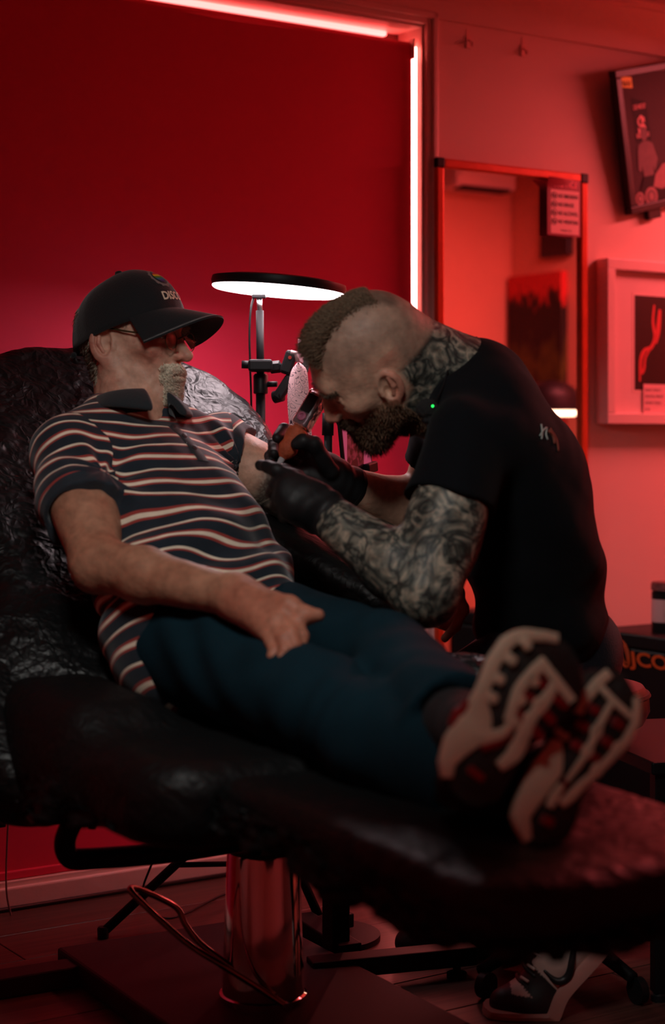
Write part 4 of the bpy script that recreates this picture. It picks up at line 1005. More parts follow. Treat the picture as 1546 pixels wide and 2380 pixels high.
sh.ell(T(0.74, 0, 0.0), (0.170, 0.20, 0.108), TA, 0.05)
sh.ell(T(0.40, 0, 0.025), (0.162, 0.20, 0.112), TA, 0.06)
sh.ell(T(-0.05, -0.035, 0.020), (0.176, 0.16, 0.116), TA, 0.06)
sh.cone(HipR + tax * 0.10, HipR - tax * 0.03 + trt * 0.004, 0.100, 0.110, 0.06)
sh.cone(ShR - tax * 0.012, NkB + trt * 0.05, 0.058, 0.058, 0.06); sh.cone(ShL - tax * 0.012, NkB - trt * 0.05, 0.058, 0.058, 0.06)
uaR = nrm(ElR - ShR); uaL = nrm(ElL - ShL)
cR = ShR + uaR * 0.158; cL = ShL + uaL * 0.085
sh.add(sleeve(ShR, uaR, 0.172, 0.069, 0.078, 0.056), 0.03); sh.add(sleeve(ShL, uaL, 0.046, 0.066, 0.068, 0.048), 0.03)
def fold(p):
    a = (p - HipM) @ tax; r_ = (p - HipM) @ trt; f_ = (p - HipM) @ tfw
    w = 1.2 * np.sin(9 * r_ + 4 * a + 1) + 0.8 * np.sin(17 * a - 8 * r_)
    belly = np.exp(-((a - 0.10) / 0.10) ** 2)
    d = 0.0095 * belly * np.sin(58 * a + 16 * r_ + 1.4 * w) + 0.0055 * np.sin(30 * r_ - 26 * a + w * 1.1) + 0.0016 * wob(p, 55, 12, 2)
    # drag lines from the armpit across the chest
    q_ = p - (ShR - tax * 0.12); dd = np.linalg.norm(q_, axis=1); ang = np.arctan2(q_ @ tax, -(q_ @ trt))
    d += 0.0050 * np.exp(-(dd / 0.14) ** 2) * np.sin(9 * ang + 1.0)
    q_ = p - (ShL - tax * 0.10); dd = np.linalg.norm(q_, axis=1); ang = np.arctan2(q_ @ tax, q_ @ trt)
    d += 0.0060 * np.exp(-(dd / 0.12) ** 2) * np.sin(10 * ang)
    return d
sh.disp = fold; sh.slack = 0.014
hem_c = T(-0.20, 0, 0.0); hem_n = nrm(-tax + tfw * 0.22 - trt * 0.55)
sh.p.append((lambda p: -((p - hem_c) @ hem_n), hem_c, 50.0, 0.006, 's'))
# neck opening
sh.cone(NkB - tax * 0.005, NkB + tax * 0.14, 0.060, 0.078, 0.006, 's'); sh.cone(NkB + tfw * 0.075 - tax * 0.035, NkB + tfw * 0.075 + tax * 0.1, 0.016, 0.060, 0.01, 's')
sv, sf = sh.mesh(0.0032); sv = relax(sv, sf, 1, 0.4)
dR = np.linalg.norm(np.cross(sv - ShR, uaR), axis=1); tR = (sv - ShR) @ uaR; dL = np.linalg.norm(np.cross(sv - ShL, uaL), axis=1); tL = (sv - ShL) @ uaL
pR = nrm(trt * 0.9 - tax * 0.42); pL = nrm(-trt * 0.9 - tax * 0.3)
seam_r = np.minimum(np.minimum((sv - ShR) @ pR + 0.022, np.minimum(0.090 - dR, 0.20 - tR)), (sv - ShR - uaR * tR[:, None]) @ trt + 0.046); seam_l = np.minimum((sv - ShL) @ pL - 0.004, 0.088 - dL)
st = (sv - HipM) @ tax + 0.012 * np.sin(8 * ((sv - HipM) @ trt) + 1) + 0.012 * wob(sv, 26, 21, 2) + 0.010 * np.exp(-(((sv - HipM) @ tax - 0.1) / 0.1) ** 2) * np.sin(30 * ((sv - HipM) @ trt) + 20 * ((sv - HipM) @ tax)) - 0.10 * ((sv - HipM) @ trt) ** 2 * 3
st = st + 0.25 * ((sv - HipM) @ tfw)
st_r = 0.058 - tR + 0.004 * wob(sv, 30, 2, 1) - 0.12 * ((sv - ShR) @ trt); st_l = 0.05 - tL
shirt = nobj('polo_shirt', sv, sf, m_shirt, pat, attrs={'stripe': st, 'stripe_r': st_r, 'stripe_l': st_l, 'seam_r': seam_r, 'seam_l': seam_l, 'cuff_r': np.minimum(seam_r, tR - 0.150), 'cuff_l': np.minimum(seam_l, tL - 0.024)})
# collar: a folded band round the neck, open at the front
m_col = mat('collar_rib', S(40, 46, 50), 0.85, bump=0.15, bscale=300, sheen=0.2, spec=0.2)
cup = nrm(FH(-0.02, 0, -0.06) - NkB + tax * 0.06); crt = nrm(trt - cup * (trt @ cup)); cfw = np.cross(crt, cup); cfw = cfw if cfw[1] < 0 else -cfw
def collar():
    nU = 60; vs, fs = [], []
    for i in range(nU + 1):
        a = math.radians(16 + (344 - 16) * i / nU)          # 0 = front
        ca, sa = math.cos(a), math.sin(a)
        rad = V(*(cfw * ca * 0.076 - crt * sa * 0.074)); c0 = NkB + cfw * 0.008 + cfw * (0.026 * max(0, ca)) + cup * 0.012
        drop = 0.040 * (0.5 + 0.5 * ca) ** 1.5; pt = 0.022 * max(0, ca - 0.5) / 0.5
        top = c0 + rad * 0.98 + cup * (0.045 - drop * 1.2); out = c0 + rad * 1.10 + cup * (0.047 - drop * 1.2)
        low = c0 + rad * (1.36 + 0.30 * max(0, ca)) + cup * (0.008 - drop * 1.5 - pt); inn = c0 + rad * 1.27 + cup * (0.006 - drop * 1.5 - pt); base = c0 + rad * 1.0 + cup * (-0.012 - drop)
        w = 0.0015 * math.sin(5 * a)
        vs += [base, top + rad * w, out, low, inn, c0 + rad * 1.07 + cup * (0.035 - drop * 1.2)]
    m_ = 6
    for i in range(nU):
        for j in range(m_ - 1): a = i * m_ + j; fs.append((a, a + m_, a + m_ + 1, a + 1))
    fs.append(tuple(range(m_))); fs.append(tuple(range(nU * m_, nU * m_ + m_))[::-1])
    o = mobj('collar', vs, fs, m_col, shirt, True)
    md = o.modifiers.new('sub', 'SUBSURF'); md.levels = md.render_levels = 2
collar()
# placket and buttons
def surf(p, n, s):
    """slide from p along n onto the surface of s"""
    p = np.array(p, float); n = nrm(n)
    for _ in range(40):
        d = s.ev(p[None])[0]; p = p - n * d * 0.8
    return p
pl = [surf(T(t, -0.004 - 0.02 * (0.9 - t), 0.12), tfw, sh) for t in np.linspace(0.93, 0.66, 10)]
vs, fs = [], []
for i, p_ in enumerate(pl):
    for o_ in ((-0.011, 0.0), (-0.010, 0.0015), (0.010, 0.0015), (0.011, 0.0)): vs.append(p_ + trt * o_[0] + tfw * o_[1])
    if i:
        for j in range(3): a = (i - 1) * 4 + j; fs.append((a, a + 1, a + 5, a + 4))
plo = mobj('placket', vs, fs, m_col, shirt, True)
for t in (0, 3, 6): lathe('button', pl[t] + tfw * 0.0024, [(0.0055, 0), (0.0055, 0.0015), (0.004, 0.002)], mat('button_grey', S(60, 54, 56), 0.4), plo, tfw, 14)

# --- jeans
m_jean = mat('blue_denim', S(17, 42, 52), 0.9, bump=0.25, bscale=320, var=0.3, vscale=9, sheen=0.0, spec=0.1)
jv, jf = je.mesh(0.0045); jv = relax(jv, jf, 1, 0.4)
jeans = nobj('jeans', jv, jf, m_jean, pat)
# --- running shoes, soles towards the camera
def runner(name, heel, toe, side, scale, lab):
    """heel and toe: the two ends of the sole's mid line; side: the direction of the sole's left edge as seen from below"""
    L_ = np.linalg.norm(toe - heel); ey = nrm(toe - heel); ex = nrm(side - ey * (side @ ey)); ez = np.cross(ex, ey)      # ez points out of the sole (towards the viewer)
    if ez[1] > 0: ez = -ez
    root = thing(name, heel, None, None, None, pat); root['label'] = lab
    m_up = mat('shoe_mesh_black', (0.012, 0.011, 0.013, 1), 0.8, bump=0.3, bscale=300); m_mid = mat('shoe_foam_white', S(242, 230, 200), 0.6, var=0.08); m_out = mat('shoe_rubber_black', (0.016, 0.016, 0.014, 1), 0.6, bump=0.3, bscale=120)
    m_red = mat('shoe_rubber_red', S(150, 16, 24), 0.45)
    # half widths along the sole: (t, left, right)
    prof = [(0.0, 0.006, 0.006), (0.03, 0.024, 0.022), (0.10, 0.034, 0.031), (0.22, 0.035, 0.030), (0.38, 0.036, 0.026), (0.52, 0.042, 0.034), (0.66, 0.048, 0.043), (0.78, 0.048, 0.044), (0.88, 0.041, 0.037), (0.95, 0.029, 0.026), (1.0, 0.008, 0.008)]
    tt = np.array([p_[0] for p_ in prof]); lw = np.array([p_[1] for p_ in prof]) * scale; rw = np.array([p_[2] for p_ in prof]) * scale
    def Q(t, s, o=0.0):  # t 0..1 along, s -1..1 across (positive to the left edge as seen), o outwards
        w = np.interp(t, tt, lw) if s >= 0 else np.interp(t, tt, rw)
        rocker = -0.018 * max(0, t - 0.78) ** 1.5 * 10 - 0.006 * max(0, 0.08 - t) * 10 - 0.006 * math.exp(-((t - 0.36) / 0.1) ** 2)
        return heel + ey * (t * L_) + ex * (s * w) + ez * (o + rocker)
    # upper and foam as one swelling body behind the sole
    ts = np.linspace(0.0, 1.0, 34); rings = [(-0.085, 0.50, 0.32), (-0.070, 0.66, 0.5), (-0.050, 0.86, 0.9), (-0.030, 1.0, 1.0), (-0.026, 1.04, 1.0), (-0.004, 1.05, 1.0), (0.0, 0.98, 1.0)]
    def shell(nm, rg, m, par):
        vs, fs = [], []; M = len(ts)
        for (o, w, tl) in rg:
            for sgn in (1, -1):
                for i in (range(M) if sgn == 1 else range(M - 1, -1, -1)):
                    t = ts[i]; oo = o
                    t2 = 0.5 + (t - 0.5) * (0.985 if o < -0.02 else 1.0)
                    if o < -0.045: oo = o * (1.0 if t < 0.62 else max(0.52, 1.0 - 1.5 * (t - 0.62)))
                    vs.append(Q(t2, sgn * w, oo))
        K = 2 * M
        for r_ in range(len(rg) - 1):
            for i in range(K): fs.append((r_ * K + i, r_ * K + (i + 1) % K, (r_ + 1) * K + (i + 1) % K, (r_ + 1) * K + i))
        fs.append(tuple(range(K))); fs.append(tuple(range((len(rg) - 1) * K, len(rg) * K))[::-1])
        o_ = mobj(nm, vs, fs, m, par, True); sharp(o_, 50); return o_
    shell('upper', [(-0.105, 0.40, 1), (-0.085, 0.58, 1), (-0.060, 0.82, 1), (-0.040, 0.97, 1), (-0.026, 1.0, 1)], m_up, root)
    mid = shell('midsole', [(-0.030, 1.0, 1), (-0.026, 1.05, 1), (-0.010, 1.07, 1), (-0.004, 1.04, 1), (-0.002, 0.98, 1)], m_mid if False else m_out, root)
    sole = shell('outsole', [(-0.003, 0.96, 1), (0.001, 0.95, 1), (0.002, 0.92, 1)], m_out, root)
    # white foam ribs, red lugs: strips laid on the outsole, given as (t, s) paths with widths
    def strip(nm, path, width, m, lift=0.005, par=sole):
        pts = spline([V(a, b, 0) for a, b in path], 8); vs, fs = [], []
        ws = np.interp(np.linspace(0, 1, len(pts)), np.linspace(0, 1, len(width)), width) if hasattr(width, '__len__') else [width] * len(pts)
        P3 = [Q(p_[0], p_[1], 0.002) for p_ in pts]
        for i, p_ in enumerate(P3):
            t_ = nrm(P3[min(i + 1, len(P3) - 1)] - P3[max(i - 1, 0)]); s_ = nrm(np.cross(ez, t_)) * ws[i] * scale / 2
            vs += [p_ + s_ * 1.15 - ez * 0.004, p_ + s_ + ez * lift * 0.8, p_ + s_ * 0.7 + ez * lift, p_ - s_ * 0.7 + ez * lift, p_ - s_ + ez * lift * 0.8, p_ - s_ * 1.15 - ez * 0.004]
            if i:
                for j in range(5): a = (i - 1) * 6 + j; fs.append((a, a + 1, a + 7, a + 6))
        fs.append(tuple(range(6))[::-1]); fs.append(tuple(range(len(vs) - 6, len(vs))))
        o_ = mobj(nm, vs, fs, m, par, True); sharp(o_, 45); return o_
    def dot(t, s, r, m): return strip('lug', [(t - r * 0.5, s), (t, s), (t + r * 0.5, s)], [r * 0.10 * 2.4, r * 0.10 * 3, r * 0.10 * 2.4], m, 0.006)
    return root, Q, strip, dot, m_mid, m_red, m_out, sole
# left foot (image left): heel low left, toe up right
heelA, toeA = P(1072, 1856, 2.06), P(1322, 1486, 2.14)
sideA = V(-0.80, 0.0, 0.52)
ra_, QA, stA, dotA, mW, mR, mO, soA = runner('shoe', heelA, toeA, sideA, 1.22, 'black running shoe with white and red sole, the left one of the pair')
stA('midsole_rib', [(0.985, 0.55), (0.86, 1.0), (0.70, 1.04), (0.52, 1.04), (0.42, 1.04)], [0.010, 0.013, 0.014, 0.013, 0.016], mW, 0.006)
stA('midsole_rib', [(0.46, 1.02), (0.34, 0.80), (0.20, 0.95), (0.04, 0.9)], [0.014, 0.034, 0.026, 0.010], mW, 0.006)
stA('midsole_rib', [(0.46, 0.02), (0.40, 0.05), (0.33, 0.35), (0.27, 0.75)], [0.008, 0.010, 0.014, 0.016], mW, 0.006)
stA('midsole_rib', [(0.83, 0.15), (0.72, 0.24), (0.60, 0.28), (0.46, 0.10)], [0.012, 0.012, 0.011, 0.010], mW, 0.006)
stA('midsole_rib', [(0.755, -0.30), (0.64, -0.34), (0.54, -0.36), (0.46, -0.50), (0.36, -0.72), (0.24, -0.45)], [0.010, 0.013, 0.011, 0.013, 0.016, 0.010], mW, 0.006)
stA('midsole_rib', [(0.80, 0.12), (0.775, -0.30), (0.74, -0.86)], 0.010, mW, 0.006)
for t, s in ((0.84, 0.78), (0.72, 0.80), (0.60, 0.82), (0.50, 0.78), (0.70, 0.16), (0.58, 0.18), (0.47, 0.0), (0.62, -0.28), (0.53, -0.34), (0.46, -0.5)): dotA(t, s, 0.05, mW)
for t, s in ((0.72, -0.06), (0.62, -0.04), (0.52, -0.10), (0.70, -0.62), (0.60, -0.64), (0.50, -0.72)): stA('red_pad', [(t - 0.022, s), (t, s), (t + 0.022, s)], [0.016, 0.022, 0.016], mR, 0.004)
stA('red_pad', [(0.42, -0.20), (0.34, 0.0), (0.26, 0.30)], [0.005, 0.007, 0.006], mR, 0.005); stA('red_pad', [(0.12, 0.05), (0.14, 0.05), (0.16, 0.05)], [0.016, 0.020, 0.016], mR, 0.004)
stA('red_accent', [(0.42, 1.20), (0.34, 1.28), (0.26, 1.30)], [0.010, 0.016, 0.010], mR, 0.001)
# right foot (image right), lower and nearer
heelB, toeB = P(1240, 1972, 2.07), P(1448, 1552, 2.19)
rb_, QB, stB, dotB, mW, mR, mO, soB = runner('shoe', heelB, toeB, V(-0.84, 0.10, 0.43), 1.02, 'black running shoe with white and red sole, the right one of the pair')
stB('midsole_rib', [(0.955, 0.42), (0.86, 0.46), (0.76, 0.52), (0.70, 0.66)], [0.013, 0.014, 0.014, 0.012], mW, 0.006)
stB('midsole_rib', [(0.70, 0.95), (0.69, 0.60), (0.70, 0.4)], 0.009, mW, 0.005); stB('midsole_rib', [(0.55, 0.92), (0.54, 0.65), (0.55, 0.5)], 0.008, mW, 0.005)
stB('midsole_rib', [(0.86, 0.42), (0.82, -0.2), (0.79, -0.85)], 0.009, mW, 0.005)
stB('midsole_rib', [(0.90, -0.92), (0.76, -0.98), (0.62, -0.95), (0.46, -0.86), (0.32, -0.50), (0.24, -0.2)], [0.009, 0.011, 0.011, 0.010, 0.012, 0.010], mW, 0.006)
stB('midsole_rib', [(0.80, -0.15), (0.66, -0.12), (0.54, -0.18), (0.44, -0.12), (0.36, 0.0)], [0.008, 0.010, 0.009, 0.008, 0.006], mW, 0.006)
stB('midsole_rib', [(0.50, 0.80), (0.38, 0.74), (0.24, 0.86), (0.10, 0.9), (0.02, 0.5)], [0.014, 0.034, 0.030, 0.022, 0.010], mW, 0.007)
stB('midsole_rib', [(0.33, 0.10), (0.26, 0.14), (0.20, 0.14)], [0.008, 0.012, 0.009], mW, 0.006)
for t, s in ((0.64, -0.12), (0.53, -0.16), (0.62, -0.92), (0.48, -0.84)): dotB(t, s, 0.05, mW)
for t, s in ((0.73, 0.2), (0.63, 0.28), (0.53, 0.2), (0.73, -0.55), (0.62, -0.55), (0.52, -0.5), (0.14, 0.0)): stB('red_pad', [(t - 0.022, s), (t, s), (t + 0.022, s)], [0.014, 0.018, 0.014], mR, 0.004)
stB('red_pad', [(0.38, 0.02), (0.30, 0.0), (0.22, 0.10)], [0.005, 0.008, 0.006], mR, 0.004)
for an, hl, to in ((AnL, heelA, toeA), (AnR, heelB, toeB)):
    s_ = Sdf(); m_ = lerp(hl, to, 0.24) + V(0, 0.06, 0.015); s_.cone(lerp(KnL if an is AnL else KnR, an, 0.72), an, 0.047, 0.043, 0.03); s_.cone(an, m_, 0.044, 0.046, 0.03)
    v_, f_ = s_.mesh(0.006); nobj('sock', v_, f_, mat('sock_black', (0.012, 0.012, 0.014, 1), 0.9, bump=0.2, bscale=300), pat)
# ------------------------------------------------------------------ the tattooist bending over the arm
art = thing('person', P(1290, 1570, 3.26), 'bearded man with shaved head, tattooed arms and black T-shirt bending over the arm', 'person')
_f = nrm(V(-0.766, 0.02, -0.643)); _u0 = V(-0.643, 0, 0.766); _r = math.radians(27)
_u = _u0 * math.cos(_r) + V(0, -1, 0) * math.sin(_r)
FA = Frame(P(858, 842, 3.06), _f, _u, 1.02)
ha = head_sdf(FA, nose=0.75, ear=1.0, edx=0.020, edz=-0.020)
NA = P(1085, 900, 3.13)
ha.cone(FA(-0.045, 0, -0.03), NA, 0.066, 0.072, 0.03); ha.cone(FA(0.01, 0.0, -0.075), NA + V(-0.04, 0, -0.05), 0.05, 0.055, 0.03)
ha.cone(FA(-0.075, 0, 0.0), NA + V(0.01, 0, 0.02), 0.045, 0.065, 0.03)
ha.cone(NA, P(1150, 1000, 3.14), 0.075, 0.09, 0.03)
av, af = ha.mesh(0.0024)
ShN, ElN, WrN = P(1088, 1030, 2.93), P(990, 1372, 2.83), P(748, 1188, 2.95)
ShF, ElF, WrF = P(1045, 1010, 3.32), P(985, 1192, 3.37), P(782, 1120, 3.25)
an_ = Sdf()
an_.cone(ShN, ElN, 0.064, 0.056, 0.02); an_.ell(lerp(ShN, ElN, 0.62), (0.058, 0.056, 0.085), np.stack([nrm(np.cross(V(0, 1, 0), ElN - ShN)), V(0, 1, 0), nrm(ElN - ShN)]), 0.04)
an_.ell(ElN + V(0.002, 0, -0.018), (0.036, 0.036, 0.034), None, 0.03)
an_.cone(ElN, lerp(ElN, WrN, 0.3), 0.052, 0.055, 0.02); an_.cone(lerp(ElN, WrN, 0.3), lerp(ElN, WrN, 0.98), 0.055, 0.036, 0.02)
an_.disp = lambda p: 0.0012 * wob(p, 50, 15, 2); an_.slack = 0.002
nv, nf = an_.mesh(0.003)
fa_ = Sdf()
fa_.cone(ShF, ElF, 0.060, 0.052, 0.02); fa_.cone(ElF, lerp(ElF, WrF, 0.3), 0.050, 0.050, 0.02); fa_.cone(lerp(ElF, WrF, 0.3), lerp(ElF, WrF, 0.98), 0.049, 0.034, 0.02)
fv, ff = fa_.mesh(0.003)
tr2 = Sdf()
tr2.ell(P(1170, 1060, 3.13), (0.09, 0.15, 0.16), None, 0.05); tr2.ell(P(1240, 1300, 3.18), (0.09, 0.14, 0.20), None, 0.05)
HiN, HiF = P(1300, 1520, 3.18), P(1290, 1510, 3.36); KnN, KnF = P(1030, 1660, 3.02), P(1020, 1650, 3.40); AkN, AkF = P(1335, 2140, 3.17), P(1180, 2100, 3.5)
for a, b, c in ((HiN, KnN, AkN), (HiF, KnF, AkF)): tr2.cone(a, b, 0.07, 0.05, 0.03); tr2.cone(b, c, 0.05, 0.035, 0.03)
uv_, uf_ = tr2.mesh(0.010)
bv, bf = merge([(av, af), (nv, nf), (fv, ff), (uv_, uf_)])
sk2 = np.array(S(196, 156, 132)[:3]); cols = np.tile(sk2, (len(bv), 1)); ink = np.zeros(len(bv))
q = FA.inv(av); n0 = len(av); hc = np.tile(sk2, (n0, 1))
# shaved sides: dark stubble tint over the scalp; warm ears and nose
scalp = sst(q[:, 2], 0.03, 0.055) * sst(-(q[:, 0] - 0.075 + 0.0 * q[:, 2]), 0.0, 0.02); back = sst(-q[:, 0], 0.035, 0.055) * sst(q[:, 2], -0.075, -0.05)
stub = np.clip(np.maximum(scalp, back), 0, 1)
hc = hc * (1 - stub[:, None] * V(0.42, 0.40, 0.38))
warm = sst(np.abs(q[:, 1]), 0.076, 0.083) * (q[:, 2] < 0.03) + np.exp(-(((q[:, 0] - 0.112) / 0.014) ** 2 + ((q[:, 2] + 0.036) / 0.016) ** 2))
hc *= (1 - 0.28 * np.clip(warm, 0, 1)[:, None] * V(0.1, 1, 1))
eyes = (q[:, 0] > 0.078) & (np.abs(np.abs(q[:, 1]) - 0.032) < 0.011) & (np.abs(q[:, 2] + 0.002) < 0.003); hc[eyes] = S(70, 52, 46)[:3]
brd = (q[:, 2] < -0.045 + 0.55 * np.clip(0.045 - q[:, 0], 0, 0.1) * 0 ) & (q[:, 0] > 0.005 - 0.25 * np.clip(-0.06 - q[:, 2], 0, 1)) & (q[:, 2] > -0.145) & (q[:, 2] < -0.035 - 0.55 * np.clip(q[:, 0] - 0.035, 0, 0.06) + 0.6 * np.clip(0.02 - q[:, 0], 0, 0.05))
lip2 = (q[:, 0] > 0.088) & (np.abs(q[:, 1]) < 0.02) & (np.abs(q[:, 2] + 0.069) < 0.008)
hc[lip2] = S(150, 96, 86)[:3]
hc[brd] *= V(0.62, 0.56, 0.50)
hc *= (1 - 0.45 * (sst(-np.abs(q[:, 1]), -0.046, -0.032) * sst(q[:, 2], 0.055, 0.075) * sst(-q[:, 0], -0.078, -0.060))[:, None] * V(1, 1, 1))
cols[:n0] = hc
nk = sst((av - FA(-0.055, 0, -0.035)) @ nrm(NA - FA(-0.055, 0, -0.035)), 0.0, 0.022); ink[:n0] = np.maximum(nk, sst(-(q[:, 0] + 0.022), 0, 0.012) * sst(-q[:, 2], 0.005, 0.02)) * (1 - brd)
n1 = n0 + len(nv); ink[n0:n1] = 1.0
cols[n0:n1] = sk2 * V(0.92, 0.95, 0.92)
body2 = nobj('body', bv, bf, m_skin2, art, attrs={'ink': ink}, cols=cols)
# hair: a short brown crest along the crown, brows, full beard
crest = (np.abs(q[:, 1]) + 0.004 * rng.normal(size=len(q)) < 0.036) & (q[:, 2] > 0.070 + 0.004 * rng.normal(size=len(q))) & (q[:, 0] > -0.075) & (q[:, 0] < 0.070)
ro, nn, r = on_head(FA, av, af, crest, 9000, 13)
dr = nn + FA.x * 0.35 + r.normal(size=ro.shape) * 0.22; dr /= np.linalg.norm(dr, axis=1)[:, None]
hx = FA.inv(ro); ln = (0.008 + 0.016 * sst(hx[:, 0], -0.04, 0.07)) * r.uniform(0.6, 1.1, len(ro)) * (1 - 0.5 * sst(np.abs(hx[:, 1]), 0.025, 0.05))
strands('hair', ro, dr, ln, 0.0007, m_hair, body2, np.array(S(122, 96, 74)[:3]) * r.uniform(0.4, 1.15, len(ro))[:, None])['kind'] = 'stuff'
bm_ = brd & ~lip2
ro, nn, r = on_head(FA, av, af, bm_ & (rng.uniform(size=len(q)) < 0.25 + 0.75 * sst(-q[:, 2], 0.05, 0.085)), 9000, 14)
dr = nn * 0.55 - FA.z * 0.7 + FA.x * 0.25 + r.normal(size=ro.shape) * 0.18; dr /= np.linalg.norm(dr, axis=1)[:, None]
hx = FA.inv(ro); ln = (0.009 + 0.018 * sst(-hx[:, 2], 0.075, 0.12) * sst(hx[:, 0], 0.02, 0.07)) * r.uniform(0.6, 1.1, len(ro)) * (0.35 + 0.65 * sst(-hx[:, 2], 0.035, 0.07))
strands('beard', ro, dr, ln, 0.0007, m_hair, body2, np.array(S(112, 82, 60)[:3]) * r.uniform(0.4, 1.2, len(ro))[:, None])['kind'] = 'stuff'
mu_ = (q[:, 0] > 0.084) & (np.abs(q[:, 1]) < 0.030) & (q[:, 2] < -0.049) & (q[:, 2] > -0.0630)
ro, nn, r = on_head(FA, av, af, mu_, 1800, 15); dr = nn * 0.5 - FA.z * 0.7 + FA.y * hx[:1, 1][:, None] * 0 + r.normal(size=ro.shape) * 0.2; dr /= np.linalg.norm(dr, axis=1)[:, None]
strands('moustache', ro, dr, 0.010, 0.0006, m_hair, body2, np.array(S(96, 70, 50)[:3]) * r.uniform(0.3, 1.1, len(ro))[:, None])['kind'] = 'stuff'
brow = (q[:, 0] > 0.07) & (np.abs(np.abs(q[:, 1]) - 0.032) < 0.019) & (np.abs(q[:, 2] - 0.020) < 0.004)
ro, nn, r = on_head(FA, av, af, brow, 500, 16); dr = nn * 0.5 + FA.y * np.sign(FA.inv(ro)[:, 1])[:, None] * 0.8 + r.normal(size=ro.shape) * 0.2; dr /= np.linalg.norm(dr, axis=1)[:, None]
strands('eyebrows', ro, dr, 0.009, 0.0006, m_hair, body2, np.array(S(90, 66, 50)[:3]) * r.uniform(0.4, 1.1, len(ro))[:, None])['kind'] = 'stuff'

# --- black T-shirt
m_tee = mat('black_jersey', (0.0045, 0.0052, 0.0068, 1), 0.95, bump=0.15, bscale=420, sheen=0.03, spec=0.08)
te = Sdf()
s1 = nrm(P(1235, 1190, 3.15) - P(1085, 900, 3.13)); t1 = nrm(np.cross(V(0, 1, 0), s1)); A1 = np.stack([t1, V(0, 1, 0), s1])
s2 = nrm(P(1285, 1480, 3.2) - P(1225, 1180, 3.2)); t2 = nrm(np.cross(V(0, 1, 0), s2)); A2 = np.stack([t2, V(0, 1, 0), s2])
te.ell(P(1160, 1035, 3.13), (0.118, 0.205, 0.190), A1, 0.05)
te.ell(P(1228, 1225, 3.16), (0.122, 0.185, 0.200), A2, 0.07)
te.ell(P(1258, 1430, 3.22), (0.122, 0.180, 0.160), A2, 0.07)
te.cone(P(1110, 920, 3.14), ShN + V(0.02, 0.03, 0.01), 0.080, 0.066, 0.05); te.cone(P(1100, 920, 3.14), ShF, 0.080, 0.066, 0.05)
uaN = nrm(ElN - ShN); uaF = nrm(ElF - ShF)
te.add(sleeve(ShN, uaN, 0.118, 0.076, 0.084, 0.056), 0.035); te.add(sleeve(ShF, uaF, 0.075, 0.072, 0.078, 0.054), 0.035)
def fold2(p):
    a = (p - ShN) @ uaN
    return 0.0045 * np.sin(38 * p[:, 0] + 22 * p[:, 2] + 2.0 * np.sin(11 * p[:, 2] - 7 * p[:, 0])) + 0.004 * np.sin(52 * p[:, 2] - 18 * p[:, 0] + 2 * np.sin(16 * p[:, 0])) * sst(1.02 - p[:, 2], 0.1, 0.3) + 0.0018 * wob(p, 50, 41, 2)
te.disp = fold2; te.slack = 0.014
te.cone(P(1075, 890, 3.13), P(1005, 850, 3.12), 0.076, 0.10, 0.006, 's')
hem2 = P(1290, 1560, 3.22); te.p.append((lambda p: -((p - hem2) @ nrm(s2 - V(0.25, 0, 0))), hem2, 50.0, 0.006, 's'))
ev_, ef_ = te.mesh(0.0042); ev_ = relax(ev_, ef_, 1, 0.4)
tee = nobj('t_shirt', ev_, ef_, m_tee, art)
# neck rib
ncr = [surf(P(1075, 890, 3.13) + nrm(P(1005, 850, 3.12) - P(1075, 890, 3.13)) * -0.002 + 0.079 * (math.cos(a) * V(0, 1, 0) + math.sin(a) * nrm(np.cross(V(0, 1, 0), P(1005, 850, 3.12) - P(1075, 890, 3.13)))), nrm(P(1075, 890, 3.13) - P(1005, 850, 3.12)) * -1, te) for a in np.linspace(0, 2 * math.pi, 40)]
tube('neck_rib', ncr, 0.007, m_tee, tee, 8)
# print on the shoulder blade and the small chest mark
m_pr = mat('print_pale', S(170, 178, 170), 0.8); m_pr2 = mat('print_rust', S(120, 56, 40), 0.8, var=0.5, vscale=80)
def on_tee(px, py): return surf(P(px, py, 2.8), V(0, -1, 0), te) + V(0, -0.0012, 0)
for k_, (path, m__, w_) in enumerate((([(1286, 984), (1287, 1004), (1284, 1020)], m_pr, 0.0016), ([(1280, 1012), (1292, 998), (1302, 992), (1298, 1008), (1302, 1022)], m_pr, 0.0016), ([(1306, 1000), (1318, 1012), (1322, 1032)], m_pr2, 0.003), ([(1312, 994), (1328, 1020), (1332, 1050)], m_pr2, 0.002), ([(1278, 1130), (1279, 1131)], m_pr, 0.001), ([(980, 1130), (982, 1140), (984, 1146)], m_pr, 0.0022))):
    if k_ == 4: continue
    tube('shirt_print', [on_tee(x, y) for x, y in path], w_, m__, tee, 5, sm=4)
# --- trousers
m_tr = mat('dark_trousers', S(14, 18, 28), 0.9, bump=0.2, bscale=300, sheen=0.1, spec=0.15)
tz = Sdf()
tz.ell(P(1285, 1520, 3.26), (0.13, 0.18, 0.12), None, 0.05)
for a, b, c in ((HiN, KnN, AkN), (HiF, KnF, AkF)):
    tz.cone(a, b, 0.098, 0.078, 0.04); tz.cone(b, lerp(b, c, 0.4), 0.075, 0.068, 0.03); tz.cone(lerp(b, c, 0.4), lerp(b, c, 0.93), 0.066, 0.058, 0.02)
tz.disp = lambda p: 0.004 * wob(p, 32, 51, 2); tz.slack = 0.008
zv, zf = tz.mesh(0.006); nobj('trousers', relax(zv, zf, 1), zf, m_tr, art)

